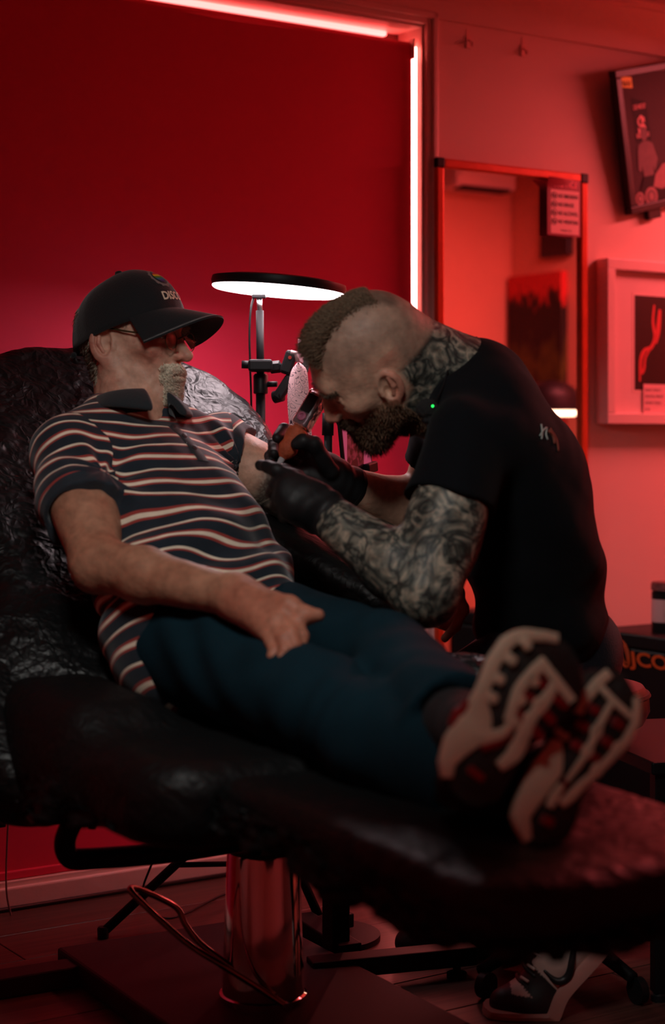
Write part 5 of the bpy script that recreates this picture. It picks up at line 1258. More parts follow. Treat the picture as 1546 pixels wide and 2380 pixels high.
# --- gloves
def glove(name, wr, el, mcps, fingers, thumb, lab):
    s = Sdf(); d = nrm(wr - el)
    for m_ in mcps: s.cone(wr + d * 0.01, m_, 0.030, 0.0155, 0.025)
    s.ell(lerp(wr, sum(mcps) / 4, 0.6), (0.034, 0.034, 0.034), None, 0.03)
    s.cone(wr - d * 0.035, wr + d * 0.02, 0.0395, 0.034, 0.015)
    for i_, fg in enumerate(fingers): finger(s, fg, 0.0140 if i_ == 0 else 0.0122, 0.0100 if i_ == 0 else 0.0090, 0.004)
    finger(s, thumb, 0.0165, 0.0100, 0.010)
    s.disp = lambda p: 0.0011 * wob(p, 110, 61, 2) + 0.0010 * np.sin(260 * ((p - wr) @ d)) * np.exp(-(((p - wr) @ d + 0.01) / 0.02) ** 2); s.slack = 0.004
    v_, f_ = s.mesh(0.0022); g = nobj(name, v_, f_, m_glove, art); g['label'] = lab
    rim = [wr - d * 0.036 + 0.0388 * (math.cos(a) * nrm(np.cross(d, V(0, 0, 1))) + math.sin(a) * nrm(np.cross(d, np.cross(d, V(0, 0, 1))))) for a in np.linspace(0, 2 * math.pi, 33)]
    tube('cuff_roll', rim, 0.0018, m_glove, g, 6)
    return g
mN = [P(672, 1110, 2.955), P(664, 1134, 2.935), P(668, 1160, 2.925), P(682, 1184, 2.92)]
glove('glove', WrN, ElN, mN,
      [[mN[0], P(642, 1093, 2.965), P(622, 1085, 2.985), P(606, 1081, 3.01)], [mN[1], P(640, 1128, 2.955), P(632, 1144, 3.0), P(640, 1158, 3.03)],
       [mN[2], P(648, 1158, 2.94), P(641, 1174, 2.98), P(650, 1184, 3.01)], [mN[3], P(664, 1186, 2.935), P(660, 1200, 2.97), P(670, 1204, 3.0)]],
      [P(722, 1150, 2.99), P(690, 1112, 3.02), P(658, 1096, 3.04), P(632, 1088, 3.06)], 'black glove on the near hand, stretching the skin')
mF = [P(736, 1062, 3.25), P(728, 1078, 3.26), P(722, 1094, 3.25), P(718, 1108, 3.23)]
glove('glove', WrF, ElF, mF,
      [[mF[0], P(694, 1004, 3.255), P(660, 998, 3.22), P(644, 1018, 3.185)], [mF[1], P(676, 1032, 3.25), P(636, 1032, 3.22), P(636, 1054, 3.185)],
       [mF[2], P(664, 1062, 3.23), P(628, 1060, 3.21), P(626, 1074, 3.185)], [mF[3], P(668, 1092, 3.21), P(642, 1086, 3.20), P(640, 1096, 3.185)]],
      [P(768, 1095, 3.20), P(730, 1034, 3.165), P(704, 1026, 3.155), P(688, 1032, 3.155)], 'black glove on the far hand, holding the tattoo machine')

# --- high-top shoe, heel raised
def hightop():
    root = thing('shoe', P(1200, 2366, 3.16), None, None, None, art); root['label'] = 'black and off-white high-top shoe, toe on the floor'
    Y0 = 3.16; pp = lambda x, y, dy=0.0: P(x, y, Y0 + dy)
    m_b = mat('shoe_leather_black', (0.012, 0.011, 0.012, 1), 0.45); m_w = mat('shoe_leather_cream', S(198, 170, 160), 0.5); m_s = mat('shoe_sole_cream', S(176, 120, 110), 0.6)
    ball = pp(1262, 2340); toe = pp(1150, 2345); hl = pp(1405, 2195); ank = AkN
    d = nrm(hl - ball); up = nrm(V(-d[2], 0, d[0])); up = up if up[2] > 0 else -up
    s = Sdf()
    s.cone(toe + V(0.018, 0, 0.012), ball + V(0, 0, 0.02), 0.028, 0.038, 0.02); s.cone(ball + up * 0.022, lerp(ball, hl, 0.55) + up * 0.045, 0.040, 0.040, 0.03)
    s.cone(lerp(ball, hl, 0.55) + up * 0.05, ank, 0.042, 0.044, 0.03); s.cone(lerp(ball, hl, 0.85) + up * 0.035, ank, 0.034, 0.042, 0.03)
    s.ell(ball + V(-0.02, 0, 0.01), (0.05, 0.046, 0.03), None, 0.02)
    s.p.append((lambda p: 0.012 - p[:, 2], V(0, 0, 0), 50, 0.004, 's') if False else (lambda p: p[:, 2] - 0.010, V(0, 0, -5), 50, 0.004, 's'))
    v_, f_ = s.mesh(0.0035)
    # colour panels by place: cream quarter panel, cream toe vamp, black elsewhere
    a_ = (v_ - ball) @ d; b_ = (v_ - ball) @ up; side = v_[:, 1] < Y0 - 0.018
    cc = np.tile(np.array((0.012, 0.011, 0.012)), (len(v_), 1))
    quarter = side & (a_ > 0.045) & (a_ < 0.145) & (b_ > 0.012) & (b_ < 0.085 - 0.15 * np.abs(a_ - 0.09))
    t_ = (v_ - toe) @ nrm(ball - toe); vamp = (t_ > 0.03) & (t_ < 0.085) & (v_[:, 2] > 0.043) & (a_ < 0.005)
    cc[quarter | vamp] = S(198, 170, 160)[:3]
    nobj('upper', v_, f_, hair_mat('shoe_panels', 0.5), root, cols=cc)
    # sole: thick band bending at the ball
    pth = [toe + V(-0.022, 0, -0.012 + 0.0), toe + V(0.0, 0, -0.0135), ball + V(-0.02, 0, -0.017), ball + V(0.015, 0, -0.012), lerp(ball, hl, 0.3) + up * -0.004, lerp(ball, hl, 0.7) + up * -0.002, hl + up * 0.0, hl + d * 0.012 + up * 0.006]
    sp = spline(pth, 6); vs, fs = [], []; wd = np.interp(np.linspace(0, 1, len(sp)), [0, 0.06, 0.2, 0.42, 0.7, 0.92, 1], [0.012, 0.034, 0.049, 0.050, 0.040, 0.036, 0.018])
    for i, p_ in enumerate(sp):
        tn = nrm(sp[min(i + 1, len(sp) - 1)] - sp[max(i - 1, 0)]); un = nrm(V(-tn[2], 0, tn[0])); un = un if un[2] > 0 else -un
        zb = 0.0 if p_[2] < 0.03 else None
        for (yy, hh) in ((-1, 0.020), (-1.06, 0.014), (-1.0, -0.006), (1.0, -0.006), (1.06, 0.014), (1, 0.020)):
            w_ = p_ + V(0, yy * wd[i], 0) + un * hh; w_[2] = max(w_[2], 0.001); vs.append(w_)
        if i:
            for j in range(6): a = (i - 1) * 6; fs.append((a + j, a + (j + 1) % 6, a + 6 + (j + 1) % 6, a + 6 + j))
    fs.append(tuple(range(6))[::-1]); fs.append(tuple(range(len(vs) - 6, len(vs))))
    o_ = mobj('sole', vs, fs, m_s, root, True); sharp(o_, 40)
    # hooked side stripe and laces
    side_y = lambda p: surf(p + V(0, -0.08, 0), V(0, -1, 0), s) + V(0, -0.0015, 0)
    hook = [lerp(ball, hl, 0.34) + up * 0.058, lerp(ball, hl, 0.36) + up * 0.028, lerp(ball, hl, 0.48) + up * 0.020, lerp(ball, hl, 0.66) + up * 0.038, lerp(ball, hl, 0.88) + up * 0.064]
    tube('side_stripe', [side_y(p_) for p_ in hook], [0.002, 0.007, 0.0085, 0.006, 0.003], m_b, root, 8, sm=6)
    for i in range(5):
        c = lerp(ball + up * 0.062 + d * 0.005, ank + V(-0.04, 0, 0.0), i / 5)
        tube('lace', [c + V(0.012, -0.034, -0.004), c + V(-0.004, -0.014, 0.006), c + V(-0.006, 0.012, 0.008), c + V(0.006, 0.03, 0.002)], 0.0035, m_b, root, 6, sm=4)
        if i < 3: tube('lace_gap', [c + V(0.010, -0.036, 0.010), c + V(-0.002, -0.02, 0.014)], 0.003, m_w, root, 6)
hightop()
# far shoe, mostly hidden behind the chair
s_ = Sdf(); c_ = P(1180, 2150, 3.5); c_[2] = 0.03; s_.cone(c_, c_ + V(-0.20, 0, 0.0), 0.042, 0.030, 0.01); s_.cone(c_ + V(0, 0, 0.01), AkF, 0.042, 0.045, 0.03)
s_.p.append((lambda p: p[:, 2] - 0.002, V(0, 0, -5), 50, 0.003, 's'))
v_, f_ = s_.mesh(0.006); sh2 = nobj('shoe', v_, f_, mat('shoe_leather_black'), art); sh2['label'] = 'black shoe of the far foot'
# ------------------------------------------------------------------ the tattoo chair under black plastic sheeting
CF, CR = V(0.5, -0.866, 0), V(-0.866, -0.5, 0)
def Cc(f, r, z): q = HipM + CF * f + CR * r; return V(q[0], q[1], z)
def plastic_mat(name, bs, rough):
    m = bpy.data.materials.new(name); m.use_nodes = True; nt = m.node_tree; b = nt.nodes['Principled BSDF']; L = nt.links
    b.inputs['Base Color'].default_value = (0.006, 0.0065, 0.007, 1); b.inputs['Roughness'].default_value = rough; b.inputs['Specular IOR Level'].default_value = 0.22 if bs > 0.3 else 0.28
    tc = N(nt, 'ShaderNodeTexCoord')
    n0 = N(nt, 'ShaderNodeTexNoise'); n0.inputs['Scale'].default_value = 9; n0.inputs['Detail'].default_value = 3; L.new(tc.outputs['Object'], n0.inputs['Vector'])
    mp = N(nt, 'ShaderNodeVectorMath', operation='MULTIPLY_ADD'); mp.inputs[1].default_value = (0.25, 0.25, 0.25); L.new(n0.outputs['Color'], mp.inputs[0]); L.new(tc.outputs['Object'], mp.inputs[2])
    vo = N(nt, 'ShaderNodeTexVoronoi', feature='F1', distance='MANHATTAN'); vo.inputs['Scale'].default_value = 30; L.new(mp.outputs[0], vo.inputs['Vector'])
    n1 = N(nt, 'ShaderNodeTexNoise'); n1.inputs['Scale'].default_value = 38; n1.inputs['Detail'].default_value = 5; n1.inputs['Distortion'].default_value = 1.4; L.new(tc.outputs['Object'], n1.inputs['Vector'])
    ad = N(nt, 'ShaderNodeMath', operation='MULTIPLY_ADD'); ad.inputs[1].default_value = 0.45; L.new(n1.outputs['Fac'], ad.inputs[0]); L.new(vo.outputs['Distance'], ad.inputs[2])
    bp = N(nt, 'ShaderNodeBump'); bp.inputs['Strength'].default_value = bs; bp.inputs['Distance'].default_value = 0.012; L.new(ad.outputs[0], bp.inputs['Height']); L.new(bp.outputs['Normal'], b.inputs['Normal'])
    MATS[name] = m; return m
m_pl = plastic_mat('black_plastic_sheet', 0.30, 0.40); m_pl2 = plastic_mat('black_plastic_smooth', 0.18, 0.48)
ch = thing('tattoo_chair', Cc(0.2, 0, 0), 'reclining tattoo chair wrapped in crumpled black plastic on a chrome column', 'chair')
def slab(c, A, hx, hy, hz, rc, rd):
    """plate with rounded corners: hx, hy half sizes in plane, hz half thickness"""
    c = np.asarray(c, float)
    def f(p):
        q = (p - c) @ A.T; a = np.abs(q[:, :2]) - V(hx, hy) + rc
        d2 = np.linalg.norm(np.maximum(a, 0), axis=1) + np.minimum(a.max(1), 0) - rc
        w = np.stack([d2 + rd, np.abs(q[:, 2]) - hz + rd], 1)
        return np.linalg.norm(np.maximum(w, 0), axis=1) + np.minimum(w.max(1), 0) - rd
    return f, c, math.sqrt(hx * hx + hy * hy + hz * hz)
crumple = lambda amp, seed: (lambda p: amp * (np.abs(wob(p, 26, seed, 3)) - 0.35) + amp * 0.5 * np.abs(wob(p, 70, seed + 1, 2)))
bax = nrm(tax + V(0, 0, -0.02)); brt = nrm(CR - bax * (CR @ bax)); bnm = np.cross(brt, bax); bnm = bnm if bnm[1] < 0 else -bnm
BA = np.stack([brt, bax, bnm])
bk = Sdf(); bk.add(slab(lerp(HipM, ShM, 0.66) - bnm * 0.175 - brt * 0.045 + bax * 0.10, BA, 0.36, 0.51, 0.060, 0.28, 0.05), 0.03)
bk.add(slab(lerp(HipM, ShM, 0.05) - bnm * 0.165 + brt * 0.10 - V(0, 0, 0.03), BA, 0.34, 0.20, 0.07, 0.12, 0.05), 0.08)
bk.disp = crumple(0.006, 71); bk.slack = 0.02
v_, f_ = bk.mesh(0.007); nobj('backrest', v_, f_, m_pl, ch)
SA = np.stack([CF, CR, V(0, 0, 1)])
se = Sdf(); se.add(slab(Cc(0.17, 0.05, 0.535), SA, 0.36, 0.31, 0.065, 0.10, 0.05), 0.03)
se.add(slab(Cc(0.0, 0.27, 0.56), SA, 0.22, 0.09, 0.09, 0.06, 0.05), 0.08)
se.disp = lambda p: 0.007 * wob(p, 14, 81, 2) + 0.003 * np.abs(wob(p, 55, 82, 2)); se.slack = 0.02
v_, f_ = se.mesh(0.007); nobj('seat', v_, f_, m_pl2, ch)
lgd = nrm(V(CF[0], CF[1], -0.025)); LAx = np.stack([lgd, CR, nrm(np.cross(lgd, CR)) * (1 if np.cross(lgd, CR)[2] > 0 else -1)])
lg = Sdf(); lg.add(slab(Cc(0.80, 0.02, 0.540), LAx, 0.40, 0.235, 0.034, 0.09, 0.030), 0.03)
lg.add(f_ell(Cc(1.14, 0.0, 0.535), (0.07, 0.22, 0.036), SA), 0.06)
lg.disp = lambda p: 0.005 * wob(p, 14, 91, 2) + 0.0022 * np.abs(wob(p, 55, 92, 2)); lg.slack = 0.02
v_, f_ = lg.mesh(0.007); nobj('leg_rest', v_, f_, m_pl2, ch)
# loose skirt of plastic hanging round the seat and the leg rest
def skirt(nm, path, drops, seed, amp=0.018):
    pts = spline([np.asarray(p) for p in path], 14); n = len(pts); dr = np.interp(np.linspace(0, 1, n), np.linspace(0, 1, len(drops)), drops)
    nj = 16; vs, fs = [], []; r = np.random.default_rng(seed); ph = r.uniform(0, 6.28, 6)
    s = np.concatenate([[0], np.cumsum([np.linalg.norm(pts[i + 1] - pts[i]) for i in range(n - 1)])])
    for i, p in enumerate(pts):
        t = nrm(pts[min(i + 1, n - 1)] - pts[max(i - 1, 0)]); o = nrm(np.cross(t, V(0, 0, 1)))
        for j in range(nj + 1):
            h = j / nj
            w = amp * h * (math.sin(28 * s[i] + ph[0]) + 0.6 * math.sin(61 * s[i] + ph[1] + 2 * h) + 0.35 * math.sin(120 * s[i] + ph[2])) + 0.012 * h
            edge = 1 + 0.10 * math.sin(17 * s[i] + ph[3]) + 0.05 * math.sin(47 * s[i] + ph[4])
            vs.append(p + o * w - V(0, 0, 1) * dr[i] * h * (edge if j == nj else 1) + 0.004 * V(*r.normal(size=3)) * (j > 0))
    for i in range(n - 1):
        for j in range(nj): a = i * (nj + 1) + j; fs.append((a, a + 1, a + nj + 2, a + nj + 1))
    o_ = mobj(nm, vs, fs, m_pl2, ch, True)
    md = o_.modifiers.new('thick', 'SOLIDIFY'); md.thickness = 0.0012
skirt('plastic_drape', [Cc(-0.16, 0.345, 0.56), Cc(0.1, 0.37, 0.56), Cc(0.36, 0.335, 0.565), Cc(0.52, 0.265, 0.555), Cc(0.75, 0.258, 0.545), Cc(1.0, 0.256, 0.535), Cc(1.16, 0.235, 0.53), Cc(1.212, 0.12, 0.525), Cc(1.222, -0.06, 0.525), Cc(1.20, -0.2, 0.525)], [0.09, 0.10, 0.075, 0.035, 0.04, 0.045, 0.035, 0.02, 0.02, 0.02], 5, 0.012)
# raised far bolster beside the seat, where the sheet bunches up
bo = Sdf(); bo.add(slab(P(1085, 1590, 2.84), SA, 0.10, 0.07, 0.05, 0.05, 0.04), 0.03); bo.disp = crumple(0.012, 101); bo.slack = 0.025
v_, f_ = bo.mesh(0.006); nobj('side_bolster', v_, f_, m_pl, ch)
# frame tube under the backrest, with a clamp knob
ft = [P(215, 1830, 2.93), P(180, 1890, 2.93), P(152, 1950, 2.94), P(160, 1990, 2.95), P(205, 1996, 2.96), P(400, 1980, 3.0), P(620, 1945, 3.05)]
fr_ = tube('frame_tube', ft, 0.0185, m_blackm, ch, 14, sm=8)
tube('clamp_knob', [P(145, 1918, 2.92), P(222, 1912, 2.90)], 0.006, m_blackm, fr_, 8); lathe('knob', P(216, 1912, 2.90), [(0.006, -0.008), (0.012, -0.006), (0.012, 0.004), (0.006, 0.006)], m_blackp, fr_, (1, -0.2, 0), 10)
# hydraulic column
COLC = P(612, 1500, 3.10); COLC[2] = 0
lathe('column_shroud', COLC + V(0, 0, 0.046), [(0.079, 0.0), (0.079, 0.012), (0.0745, 0.014), (0.0655, 0.262), (0.063, 0.268), (0.045, 0.268)], m_chrome, ch, segs=64)
lathe('column_ram', COLC + V(0, 0, 0.30), [(0.036, 0), (0.036, 0.17)], m_steel, ch)
box('seat_mount', COLC + V(0.0, 0, 0.455), (0.36, 0.26, 0.02), m_blackm, ch, SA, 0.004)
lathe('column_cap', COLC + V(0, 0, 0.312), [(0.064, 0.0), (0.064, 0.006), (0.05, 0.012)], m_blackp, ch)
# base plate
bc = COLC + CF * -0.09 - CR * 0.02
m_base = mat('base_plate_black', (0.030, 0.018, 0.020, 1), 0.62, bump=0.05, bscale=200, spec=0.25)
box('base_plate', bc + V(0, 0, 0.024), (0.78, 0.46, 0.046), m_base, ch, SA, 0.006)
q0 = P(150, 2245, 3.36); q0[2] = 0.02
box('base_foot', q0 + CR * 0.17 + CF * 0.03, (0.06, 0.42, 0.04), m_base, ch, SA, 0.004)
# pump pedal: a bent steel loop
pd = [(664, 2338, 3.0), (600, 2296, 3.0), (520, 2246, 2.99), (430, 2188, 2.99), (330, 2098, 2.99), (303, 2066, 3.0), (330, 2070, 3.03), (408, 2108, 3.06), (432, 2150, 3.06), (470, 2196, 3.06), (560, 2262, 3.05), (640, 2318, 3.04)]
pdl = tube('pump_pedal', [P(*p) for p in pd], 0.0056, mat('pedal_steel', (0.35, 0.26, 0.22, 1), 0.25, metal=1.0), ch, 10, sm=8)
lathe('pedal_bolt', P(665, 2340, 3.0), [(0.008, -0.006), (0.008, 0.006)], m_chrome, pdl, (0.3, -1, 0), 10)

# ------------------------------------------------------------------ padded arm rest on its own stand
ars = thing('arm_rest_stand', P(781, 2240, 3.42) * V(1, 1, 0), 'plastic-wrapped padded arm rest on a black H-foot stand, under the tattooed arm', 'arm rest')
ad_ = nrm(WrL - ElL); aw = nrm(np.cross(ad_, V(0, 0, 1))); au = np.cross(aw, ad_); au = au if au[2] > 0 else -au; aw = np.cross(au, ad_)
apc = lerp(ElL, WrL, 0.36) - au * 0.098
ap = Sdf(); ap.add(slab(apc + aw * 0.02 * (1 if aw[1] < 0 else -1), np.stack([ad_, aw, au]), 0.20, 0.105, 0.042, 0.06, 0.035), 0.02); ap.disp = crumple(0.003, 111); ap.slack = 0.012
v_, f_ = ap.mesh(0.005); nobj('arm_pad', v_, f_, m_pl2, ars)
pc = P(781, 2240, 3.42); pc[2] = 0
top = apc - au * 0.05
box('upright', V(pc[0], pc[1], (0.03 + top[2] - 0.12) / 2 + 0.01), (0.041, 0.041, top[2] - 0.15), m_blackm, ars, WAX, 0.003)
tube('pad_neck', [V(pc[0], pc[1], top[2] - 0.15), lerp(V(pc[0], pc[1], top[2]), top, 0.6) - V(0, 0, 0.05), top], 0.016, m_blackm, ars, 10, sm=5)
def bar(nm, a, b, par, h=0.036, w=0.05):
    a, b = V(a[0], a[1], 0), V(b[0], b[1], 0); d = nrm(b - a); ax = np.stack([d, np.cross(V(0, 0, 1), d), V(0, 0, 1)])
    return box(nm, (a + b) / 2 + V(0, 0, 0.022 + h / 2), (np.linalg.norm(b - a), w, h), m_blackm, par, ax, 0.003)
fp = lambda x, y: P(x, y, 4000 * CAMZ / (y - HY))
bar('foot_bar', fp(700, 2185), fp(815, 2262), ars); b2 = bar('foot_bar', fp(720, 2300), fp(1100, 2262), ars); bar('foot_bar', fp(812, 2175), fp(700, 2200), ars, 0.03, 0.035)
for q_ in ((1062, 2272), (740, 2302), (706, 2190), (805, 2258)): 
    c = fp(*q_); lathe('levelling_foot', V(c[0], c[1], 0), [(0.02, 0), (0.02, 0.010), (0.008, 0.012), (0.008, 0.023)], m_blackp, ars, segs=14)
# ------------------------------------------------------------------ disc lamp on a tripod, with clamps
YS = 3.75
def fl(x, y): return P(x, y, FPX * CAMZ / (y - HY))
lp = thing('disc_lamp', P(606, 2145, YS) * V(1, 1, 0), 'flat glowing disc lamp on a black tripod stand behind the two men', 'lamp')
x0 = P(606, 1000, YS)[0]
tube('lower_pole', [V(x0, YS, 0.10), V(x0, YS, P(606, 905, YS)[2])], 0.0105, m_blackm, lp, 16)
tube('upper_pole', [V(x0, YS, P(606, 905, YS)[2]), V(x0 - 0.002, YS, P(603, 722, YS)[2])], 0.0085, m_blackm, lp, 16)
lathe('pole_collar', V(x0, YS, P(606, 905, YS)[2]), [(0.013, -0.01), (0.016, -0.008), (0.016, 0.03), (0.013, 0.034)], m_blackp, lp, segs=18)
tube('collar_knob', [V(x0 + 0.012, YS, P(606, 893, YS)[2]), V(x0 + 0.036, YS - 0.006, P(606, 893, YS)[2])], 0.0065, m_blackp, lp, 10)
dc = P(648, 667, YS); dn_ = nrm(V(0.082, 0.0, 1.0))
tube('spigot', [V(x0 - 0.002, YS, P(603, 724, YS)[2]), V(x0 - 0.003, YS, P(602, 690, YS)[2])], 0.006, m_steel, lp, 12)
box('tilt_head', P(602, 689, YS), (0.03, 0.022, 0.008), m_blackp, lp, None, 0.002)
hs_ = lathe('housing', dc, [(0.02, 0.018), (0.12, 0.018), (0.146, 0.013), (0.148, 0.004), (0.1455, -0.006), (0.02, -0.004)], m_blackp, lp, dn_, 72)
lathe('diffuser', dc, [(0.02, -0.0055), (0.135, -0.0065), (0.1445, -0.0065), (0.1445, -0.009), (0.140, -0.012), (0.12, -0.013), (0.02, -0.013)], mat('lamp_diffuser', (1, 1, 1, 1), 0.5, emis=(1.0, 0.80, 0.84, 1), estr=17), lp, dn_, 72)
foot = [fl(240, 2180), fl(760, 2185), fl(640, 2085)]
for q_ in foot:
    a = V(x0, YS, 0.30); m_ = V(q_[0], q_[1], 0.012)
    lg_ = tube('leg', [a, lerp(a, m_, 0.5), m_], 0.010, m_blackm, lp, 10); tube('brace', [V(x0, YS, 0.13), lerp(a, m_, 0.55)], 0.006, m_blackm, lp, 8)
    lathe('rubber_foot', V(q_[0], q_[1], 0), [(0.012, 0), (0.013, 0.02), (0.010, 0.024)], m_blackp, lg_, segs=12)
lathe('leg_hub', V(x0, YS, 0.27), [(0.014, 0), (0.02, 0.004), (0.02, 0.04), (0.014, 0.044)], m_blackp, lp, segs=16)
cb = [P(590, 690, YS + 0.01), P(583, 720, YS), P(580, 780, YS), P(582, 860, YS + 0.01), P(584, 960, YS + 0.02), P(578, 1100, YS + 0.02), P(500, 1500, YS + 0.05), P(420, 1750, YS + 0.08), P(366, 1915, 3.72), P(358, 1990, 3.72), P(333, 2060, 3.72), fl(335, 2092) + V(0, 0, 0.004), fl(375, 2136) + V(0, 0, 0.004), fl(430, 2128) + V(0, 0, 0.004), fl(530, 2080) + V(0, 0, 0.004), fl(640, 2070) + V(0, 0, 0.004)]
tag(tube('power_cord', cb, 0.0026, m_blackp, None, 6, sm=8), 'thin black power cord dropping from the disc lamp to the floor', 'cord')

# clamp on the pole carrying the stencil
cl_ = thing('stencil_clamp', V(x0, YS, P(606, 850, YS)[2]), 'black jointed clamp on the lamp pole gripping a paper stencil', 'clamp')
pz = lambda x, y, d=0.0: P(x, y, YS - 0.03 + d)
box('pole_clamp', pz(606, 850), (0.052, 0.05, 0.026), m_blackp, cl_, None, 0.005)
tube('clamp_screw', [pz(562, 847), pz(585, 848)], 0.009, m_blackp, cl_, 10)
tube('joint_arm', [pz(620, 855), pz(646, 852)], 0.010, m_blackp, cl_, 12); lathe('joint_nut', pz(640, 853), [(0.006, -0.014), (0.0135, -0.010), (0.0135, 0.010), (0.006, 0.014)], m_blackp, cl_, (1, -0.2, 0.1), 6, False)
tube('ball_stud', [pz(646, 852), pz(662, 851)], 0.0035, m_steel, cl_, 8)
e1 = nrm(pz(668, 818) - pz(650, 870)); e2 = nrm(np.cross(e1, V(0, 1, 0)))
jaw = box('upper_jaw', pz(671, 843), (0.026, 0.035, 0.052), m_blackp, cl_, np.stack([e2, V(0, 1, 0), e1]), 0.006)
lathe('jaw_screw', pz(674, 831, -0.018), [(0.004, -0.002), (0.004, 0.002)], mat('screw_copper', S(190, 70, 60), 0.3, metal=0.8), jaw, (0, -1, 0), 10)
box('lower_jaw', pz(660, 902), (0.024, 0.030, 0.062), m_blackp, cl_, np.stack([nrm(e2 + 0.25 * e1), V(0, 1, 0), nrm(e1 - 0.25 * e2)]), 0.007)
lathe('thumb_wheel', pz(647, 921), [(0.008, -0.012), (0.0135, -0.010), (0.0135, 0.010), (0.008, 0.012)], m_blackp, cl_, (0.8, -0.4, 0.2), 16)
box('spring_plate', pz(699, 816, 0.02), (0.012, 0.006, 0.05), mat('plate_pink', S(170, 120, 128), 0.4), cl_, np.stack([e2, V(0, 1, 0), nrm(e1 + 0.35 * e2)]), 0.002)
box('rubber_grip', pz(713, 838, 0.03), (0.018, 0.008, 0.05), mat('rubber_dark', (0.02, 0.018, 0.018, 1), 0.8, bump=0.5, bscale=400), cl_, np.stack([e2, V(0, 1, 0), nrm(e1 + 0.1 * e2)]), 0.003)
# the paper: an oval stencil drawn with scrolls
def stencil():
    m = bpy.data.materials.new('stencil_paper'); m.use_nodes = True; nt = m.node_tree; b = nt.nodes['Principled BSDF']; L = nt.links
    tc = N(nt, 'ShaderNodeTexCoord'); n = N(nt, 'ShaderNodeTexNoise'); n.inputs['Scale'].default_value = 26; n.inputs['Detail'].default_value = 1.0; n.inputs['Distortion'].default_value = 1.5
    L.new(tc.outputs['Object'], n.inputs['Vector']); k = N(nt, 'ShaderNodeMath', operation='MULTIPLY'); k.inputs[1].default_value = 9; L.new(n.outputs['Fac'], k.inputs[0])
    f = N(nt, 'ShaderNodeMath', operation='PINGPONG'); f.inputs[1].default_value = 0.5; L.new(k.outputs[0], f.inputs[0])
    cr = N(nt, 'ShaderNodeValToRGB'); cr.color_ramp.elements[0].position = 0.05; cr.color_ramp.elements[0].color = S(60, 30, 50); cr.color_ramp.elements[1].position = 0.10; cr.color_ramp.elements[1].color = S(236, 196, 200)
    L.new(f.outputs[0], cr.inputs[0]); L.new(cr.outputs[0], b.inputs['Base Color']); b.inputs['Roughness'].default_value = 0.6
    root = thing('paper_stencil', pz(696, 1010, -0.02), 'pale oval paper stencil with scroll line drawing hanging from the clamp', 'stencil')
    L_ = [(692, 842), (678, 860), (671, 890), (668, 930), (671, 975), (676, 1015), (684, 1030)]; R_ = [(696, 842), (712, 858), (717, 890), (719, 930), (722, 975), (725, 1010), (724, 1030)]
    ls = spline([pz(x, y, -0.03) for x, y in L_], 5); rs = spline([pz(x, y, -0.035) for x, y in R_], 5); nj = 10; vs, fs = [], []
    for sgn in (0, 1):
        o = len(vs)
        for a_, b_ in zip(ls, rs):
            for j in range(nj + 1): vs.append(lerp(a_, b_, j / nj) + V(0, -0.012 * math.sin(math.pi * j / nj) + 0.0008 * sgn, 0))
        for i in range(len(ls) - 1):
            for j in range(nj): a = o + i * (nj + 1) + j; q_ = (a, a + nj + 1, a + nj + 2, a + 1); fs.append(q_ if sgn == 0 else q_[::-1])
    mobj('sheet', vs, fs, m, root, True)
    tube('tape', [pz(676, 818, -0.045), pz(688, 820, -0.045), pz(692, 840, -0.04)], 0.005, mat('tape_white', S(232, 200, 204), 0.5), root, 6)
stencil()
# tablet on its own holder
tb = thing('tablet', P(800, 1105, 3.62), 'tablet showing a photo of a tattooed arm, on a holder under the beard', 'tablet')
YT = 3.62; a, b, c = P(786, 940, YT - 0.02), P(801, 1102, YT), P(868, 1110, YT + 0.10)
ey = nrm(a - b); ex = nrm((c - b) - ey * ((c - b) @ ey)); ez = np.cross(ex, ey); ez = ez if ez[1] < 0 else -ez; TAx = np.stack([ex, ez, ey])
wT, hT = np.linalg.norm(c - b), 0.20
ctr = b + ex * wT / 2 + ey * hT / 2
def screen_mat():
    m = bpy.data.materials.new('tablet_screen'); m.use_nodes = True; nt = m.node_tree; bs = nt.nodes['Principled BSDF']; L = nt.links
    tc = N(nt, 'ShaderNodeTexCoord'); sp = N(nt, 'ShaderNodeSeparateXYZ'); L.new(tc.outputs['Generated'], sp.inputs[0])
    wv = N(nt, 'ShaderNodeTexNoise'); wv.inputs['Scale'].default_value = 34; wv.inputs['Distortion'].default_value = 2; L.new(tc.outputs['Object'], wv.inputs['Vector'])
    d = N(nt, 'ShaderNodeMath', operation='SUBTRACT'); d.inputs[1].default_value = 0.52; L.new(sp.outputs['X'], d.inputs[0]); ab = N(nt, 'ShaderNodeMath', operation='ABSOLUTE'); L.new(d.outputs[0], ab.inputs[0])
    lt = N(nt, 'ShaderNodeMath', operation='LESS_THAN'); lt.inputs[1].default_value = 0.25; L.new(ab.outputs[0], lt.inputs[0])
    cr = N(nt, 'ShaderNodeValToRGB'); cr.color_ramp.elements[0].position = 0.42; cr.color_ramp.elements[0].color = S(24, 6, 14); cr.color_ramp.elements[1].position = 0.60; cr.color_ramp.elements[1].color = S(120, 36, 52); L.new(wv.outputs['Fac'], cr.inputs[0])
    mx = N(nt, 'ShaderNodeMix'); mx.data_type = 'RGBA'; L.new(lt.outputs[0], mx.inputs[0]); mx.inputs[6].default_value = S(196, 78, 112); L.new(cr.outputs[0], mx.inputs[7])
    L.new(mx.outputs[2], bs.inputs['Emission Color']); bs.inputs['Emission Strength'].default_value = 0.55; bs.inputs['Base Color'].default_value = (0.02, 0.02, 0.02, 1); bs.inputs['Roughness'].default_value = 0.2; return m
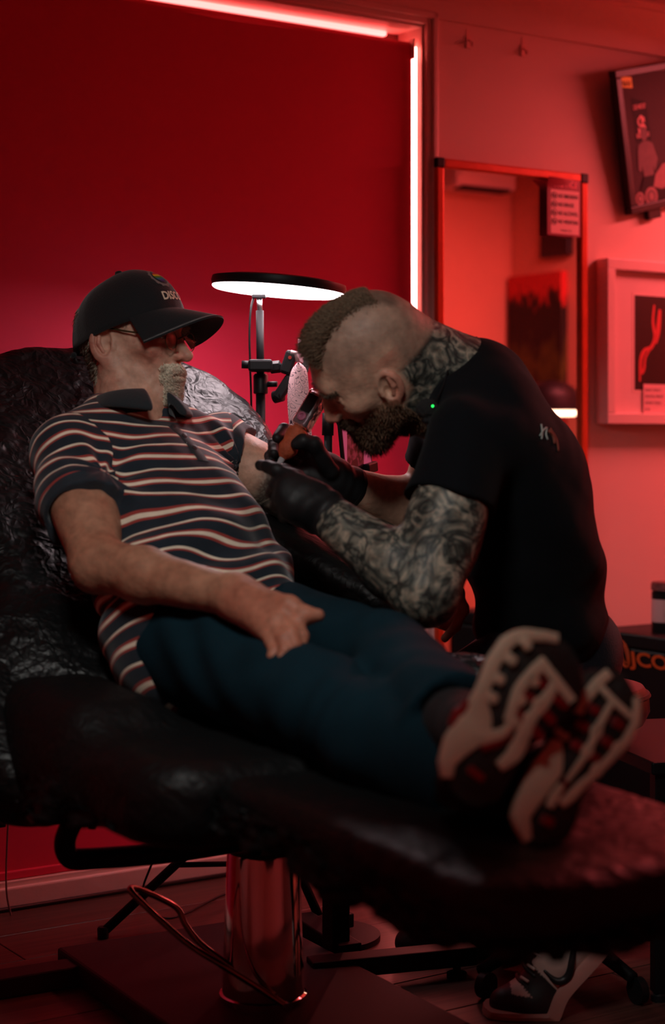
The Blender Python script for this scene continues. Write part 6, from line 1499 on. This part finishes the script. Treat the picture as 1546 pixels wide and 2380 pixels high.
tbd = box('body', ctr - ez * 0.004, (wT, 0.008, hT), m_blackp, tb, TAx, 0.003)
box('screen', ctr + ez * 0.0003, (wT - 0.014, 0.0012, hT - 0.014), screen_mat(), tb, TAx)
box('holder_lip', b + ex * wT * 0.85 - ey * 0.004, (0.04, 0.024, 0.022), m_blackp, tb, TAx, 0.003)
tube('holder_pole', [P(763, 1300, YT + 0.01), P(763, 1000, YT + 0.01)], 0.009, m_blackm, tb, 12); tube('pole_sleeve', [P(762, 1012, YT + 0.01), P(763, 960, YT + 0.01)], 0.0125, m_blackp, tb, 12)
tube('holder_arm', [P(763, 966, YT + 0.01), P(780, 962, YT), P(792, 985, YT + 0.012), P(806, 1010, YT + 0.02)], 0.008, m_blackp, tb, 10, sm=4)
tube('floor_pole', [P(763, 1300, YT + 0.01), V(P(763, 1300, YT + 0.01)[0], YT + 0.01, 0.02)], 0.009, m_blackm, tb, 10); lathe('floor_base', V(P(763, 1300, YT + 0.01)[0], YT + 0.01, 0), [(0.11, 0), (0.11, 0.012), (0.012, 0.02)], m_blackm, tb)

# ------------------------------------------------------------------ tattoo machine in the far glove
tm = thing('tattoo_machine', P(655, 1070, 3.17), 'rectangular pen tattoo machine in clear wrap with a rust-coloured grip', 'tattoo machine')
p0, p1 = P(664, 1052, 3.175), P(744, 916, 3.20); d = nrm(p1 - p0); LT = np.linalg.norm(p1 - p0); sx = nrm(np.cross(d, V(0, 1, 0))); sy = np.cross(d, sx); MA = np.stack([sx, sy, d])
rot = np.array(Matrix.Rotation(0.5, 3, 'Z')); MAr = rot @ MA
box('body', p0 + d * LT * 0.70, (0.030, 0.030, LT * 0.56), mat('machine_plum', S(62, 26, 40), 0.22, metal=0.4, coat=0.5), tm, MAr, 0.005, 3)
box('clear_wrap', p0 + d * LT * 0.72, (0.0325, 0.0325, LT * 0.60), mat('wrap_clear', (1.0, 0.86, 0.9, 1), 0.12, trans=0.92, bump=0.4, bscale=60), tm, MAr, 0.006, 3)
fdir = -MAr[1] if MAr[1][1] > 0 else MAr[1]
box('display', p0 + d * LT * 0.78 + fdir * 0.0172, (0.021, 0.001, LT * 0.28), m_blackp, tm, np.stack([np.cross(d, fdir), fdir, d]))
lathe('power_button', p0 + d * LT * 0.56 + fdir * 0.016, [(0.0085, 0), (0.0085, 0.003), (0.0045, 0.0035), (0.0045, 0.001)], mat('button_pink', S(196, 120, 150), 0.3, metal=0.5), tm, fdir, 18)
lathe('drive_neck', p0 + d * LT * 0.36, [(0.011, 0), (0.011, 0.012), (0.013, 0.012), (0.013, 0.020)], m_steel, tm, d, 20)
m_gr = mat('grip_rust', S(168, 74, 42), 0.75, bump=0.5, bscale=70, var=0.5, vscale=60)
lathe('grip', p0 - d * 0.008, [(0.007, -0.004), (0.0135, 0.004), (0.019, 0.016), (0.0165, 0.028), (0.0205, 0.044), (0.0195, 0.056), (0.012, 0.062)], m_gr, tm, d, 28)
lathe('cartridge', p0 - d * 0.034, [(0.0018, 0), (0.004, 0.004), (0.006, 0.018), (0.0065, 0.028)], mat('cartridge_clear', (0.85, 0.85, 0.88, 1), 0.12, trans=0.6), tm, d, 16)
tube('needle', [p0 - d * 0.042, p0 - d * 0.03], 0.0006, m_steel, tm, 6)

# ------------------------------------------------------------------ lavalier microphone hanging at the collar
mc = thing('microphone', P(1000, 975, 2.96), 'small black clip microphone with a green light on a neck cord', 'microphone')
MY = 2.945
box('body', P(1001, 962, MY), (0.030, 0.014, 0.036), m_blackp, mc, None, 0.006, 3)
v_, f_ = (lambda s: s.mesh(0.002))(Sdf().ell(P(992, 950, MY), (0.018, 0.014, 0.017))); wr_ = 0.002 * wob(v_, 500, 7, 2)[:, None] * vnormals(v_, f_); nobj('windscreen', v_ + wr_, f_, mat('foam_black', (0.008, 0.008, 0.008, 1), 1.0), mc)
lathe('status_light', P(1006, 944, MY - 0.010), [(0.0022, 0), (0.0018, 0.0015)], mat('led_green', (0, 1, 0.1, 1), 0.4, emis=(0.02, 1.0, 0.12, 1), estr=3), mc, (0, -1, 0), 12)
sk_ = mat('mark_white', S(190, 196, 196), 0.6)
for (x, y, r_) in ((1010, 964, 0.0042), (1009, 971, 0.003)): lathe('white_mark', P(x, y, MY - 0.0085), [(r_, 0), (r_ * 0.9, 0.001)], sk_, mc, (0, -1, 0), 14)
for (x, y) in ((1006, 961), (1013, 961)): lathe('white_mark', P(x, y - 1, MY - 0.0085), [(0.0016, 0), (0.0014, 0.0013)], sk_, mc, (0, -1, 0), 10)
tube('neck_cord', [P(1001, 945, MY), P(1020, 920, 2.985), P(1036, 880, 3.02), P(1046, 835, 3.055), P(1052, 815, 3.09)], 0.0018, m_blackp, mc, 6, sm=6)

# ------------------------------------------------------------------ stool under the tattooist
stl = thing('stool', P(1300, 1590, 3.42) * V(1, 1, 0), 'round black padded stool the tattooist sits on', 'stool')
sc_ = P(1300, 1582, 3.42); zs = sc_[2]
lathe('seat', V(sc_[0], sc_[1], zs - 0.085), [(0.12, 0.0), (0.165, 0.004), (0.178, 0.03), (0.176, 0.062), (0.165, 0.078), (0.12, 0.086), (0.02, 0.088)], mat('stool_vinyl', (0.014, 0.012, 0.012, 1), 0.35), stl, segs=56)
lathe('seat_piping', V(sc_[0], sc_[1], zs - 0.085), [(0.176, 0.056), (0.180, 0.060), (0.177, 0.066)], m_blackp, stl, segs=56)
lathe('gas_lift', V(sc_[0], sc_[1], 0.06), [(0.028, 0), (0.028, 0.2), (0.015, 0.2), (0.015, zs - 0.15)], m_blackm, stl, segs=20)
for i in range(5):
    a = 2 * math.pi * i / 5 + 0.157; e = V(math.cos(a), math.sin(a), 0); c = V(sc_[0], sc_[1], 0.075)
    tube('base_leg', [c, c + e * 0.12 + V(0, 0, 0.0), c + e * 0.24 - V(0, 0, 0.025)], [0.020, 0.016, 0.012], m_blackm, stl, 10)
    cs_ = lathe('caster', c + e * 0.24 + V(-e[1], e[0], 0) * 0.012 - V(0, 0, 0.050), [(0.025, -0.008), (0.025, 0.008)], m_blackp, stl, (-e[1], e[0], 0), 16)

# ------------------------------------------------------------------ black case by the wall with orange lettering, and what stands on it
ub, zb_ = wpix(1406, 1464, 0.08)
cs = thing('storage_case', W(ub + 0.3, 0.35, 0), 'black storage case with orange lettering on its side, against the wall at right', 'case')
wbox('body', ub, ub + 0.62, 0.03, 0.66, 0.012, zb_ - 0.04, m_blackp, cs, 0.008); wbox('lid', ub - 0.003, ub + 0.623, 0.027, 0.663, zb_ - 0.038, zb_, m_blackp, cs, 0.006)
for a_, b_ in ((0.06, 0.1), (0.06, 0.6), (0.56, 0.1), (0.56, 0.6)): wbox('foot', ub + a_ - 0.02, ub + a_ + 0.02, b_ - 0.02, b_ + 0.02, 0.0, 0.014, m_blackm, cs)
m_or = mat('lettering_orange', S(206, 84, 24), 0.5)
def spix(px, py, u_):
    """point of the plane u = u_ seen at a pixel"""
    k = (px - CX) / FPX; Y = (u_ + WA @ WU) / (k * WU[0] + WU[1]); return P(px, py, Y)
o0 = spix(1468, 1545, ub - 0.004); o1 = spix(1546, 1572, ub - 0.004); exx = N3
text('lettering', 'JCONLY', o0, exx, Z3, 0.052, m_or, cs, fit=0.30, shear=-0.1, offs=0.0015)
em = spix(1450, 1520, ub - 0.004)
for k_, (sx_, sz_) in enumerate(((1.0, 1.0), (0.55, 0.7))):
    pts = [em + N3 * sx_ * (0.020 * math.sin(t)) + Z3 * sz_ * (0.034 * math.cos(t)) + N3 * 0.010 * math.cos(t) * -1 for t in np.linspace(0, 2 * math.pi, 28)]
    tube('emblem', pts, 0.0035 if k_ == 0 else 0.002, m_or, cs, 6)
cn = thing('canister', W(ub + 0.20, 0.22, zb_), 'black canister with a crinkled shiny top standing on the case', 'canister')
uc_, zc_ = wpix(1546, 1352, 0.22)
lathe('body', W(uc_, 0.22, zb_), [(0.035, 0), (0.036, 0.004), (0.036, (zc_ - zb_) * 0.80), (0.03, (zc_ - zb_) * 0.84)], m_blackp, cn, segs=32)
lathe('lid', W(uc_, 0.22, zb_ + (zc_ - zb_) * 0.84), [(0.038, 0), (0.038, (zc_ - zb_) * 0.12), (0.034, (zc_ - zb_) * 0.16), (0.02, (zc_ - zb_) * 0.16)], mat('foil_crinkle', S(120, 70, 70), 0.2, metal=0.8, bump=0.9, bscale=90), cn, segs=32)
lathe('label_band', W(uc_, 0.22, zb_ + 0.03), [(0.0365, 0), (0.0368, 0.002), (0.0368, 0.06), (0.0365, 0.062)], mat('caption_paper'), cn, segs=32)

# ------------------------------------------------------------------ instrument table at the right edge
it = thing('instrument_table', fl(1530, 2325) * V(1, 1, 0), 'black steel instrument table with tubular legs at the right edge', 'table')
a = fl(1532, 2325); hx_, hy_ = 0.36, 0.42; bx_ = np.stack([nrm(V(1, 0.25, 0)), nrm(V(-0.25, 1, 0)), V(0, 0, 1)]); zt_ = 0.43
for i in (0, 1):
    for j in (0, 1):
        c = V(a[0], a[1], 0) + bx_[0] * hx_ * i + bx_[1] * hy_ * j
        l_ = box('leg', c + V(0, 0, zt_ / 2 + 0.008), (0.026, 0.026, zt_ - 0.016), m_blackm, it, bx_, 0.002); lathe('leg_foot', c, [(0.016, 0), (0.016, 0.012), (0.012, 0.016)], m_blackp, l_, segs=12)
        if i == 0 and j == 0: lathe('leg_screw', c + V(-0.004, -0.015, 0.185), [(0.005, 0), (0.004, 0.003)], m_chrome, l_, (-0.2, -1, 0), 10)
cc_ = V(a[0], a[1], 0) + bx_[0] * hx_ / 2 + bx_[1] * hy_ / 2
box('table_top', cc_ + V(0, 0, zt_ + 0.01), (hx_ + 0.05, hy_ + 0.05, 0.024), m_blackm, it, bx_, 0.004); box('shelf', cc_ + V(0, 0, 0.17), (hx_ + 0.02, hy_, 0.014), m_blackm, it, bx_, 0.003)
# dark wall box at the left edge
us_, zs_ = wpix(-6, 1870, 0.02)
so_ = thing('socket_box', W(us_, 0, zs_), 'small black wall box low at the left edge', 'socket'); wbox('housing', us_ - 0.04, us_ + 0.016, 0.0, 0.035, zs_ - 0.05, zs_ + 0.05, m_blackp, so_, 0.004); wbox('cover', us_ - 0.036, us_ + 0.012, 0.035, 0.038, zs_ - 0.045, zs_ + 0.045, m_blackm, so_, 0.001)
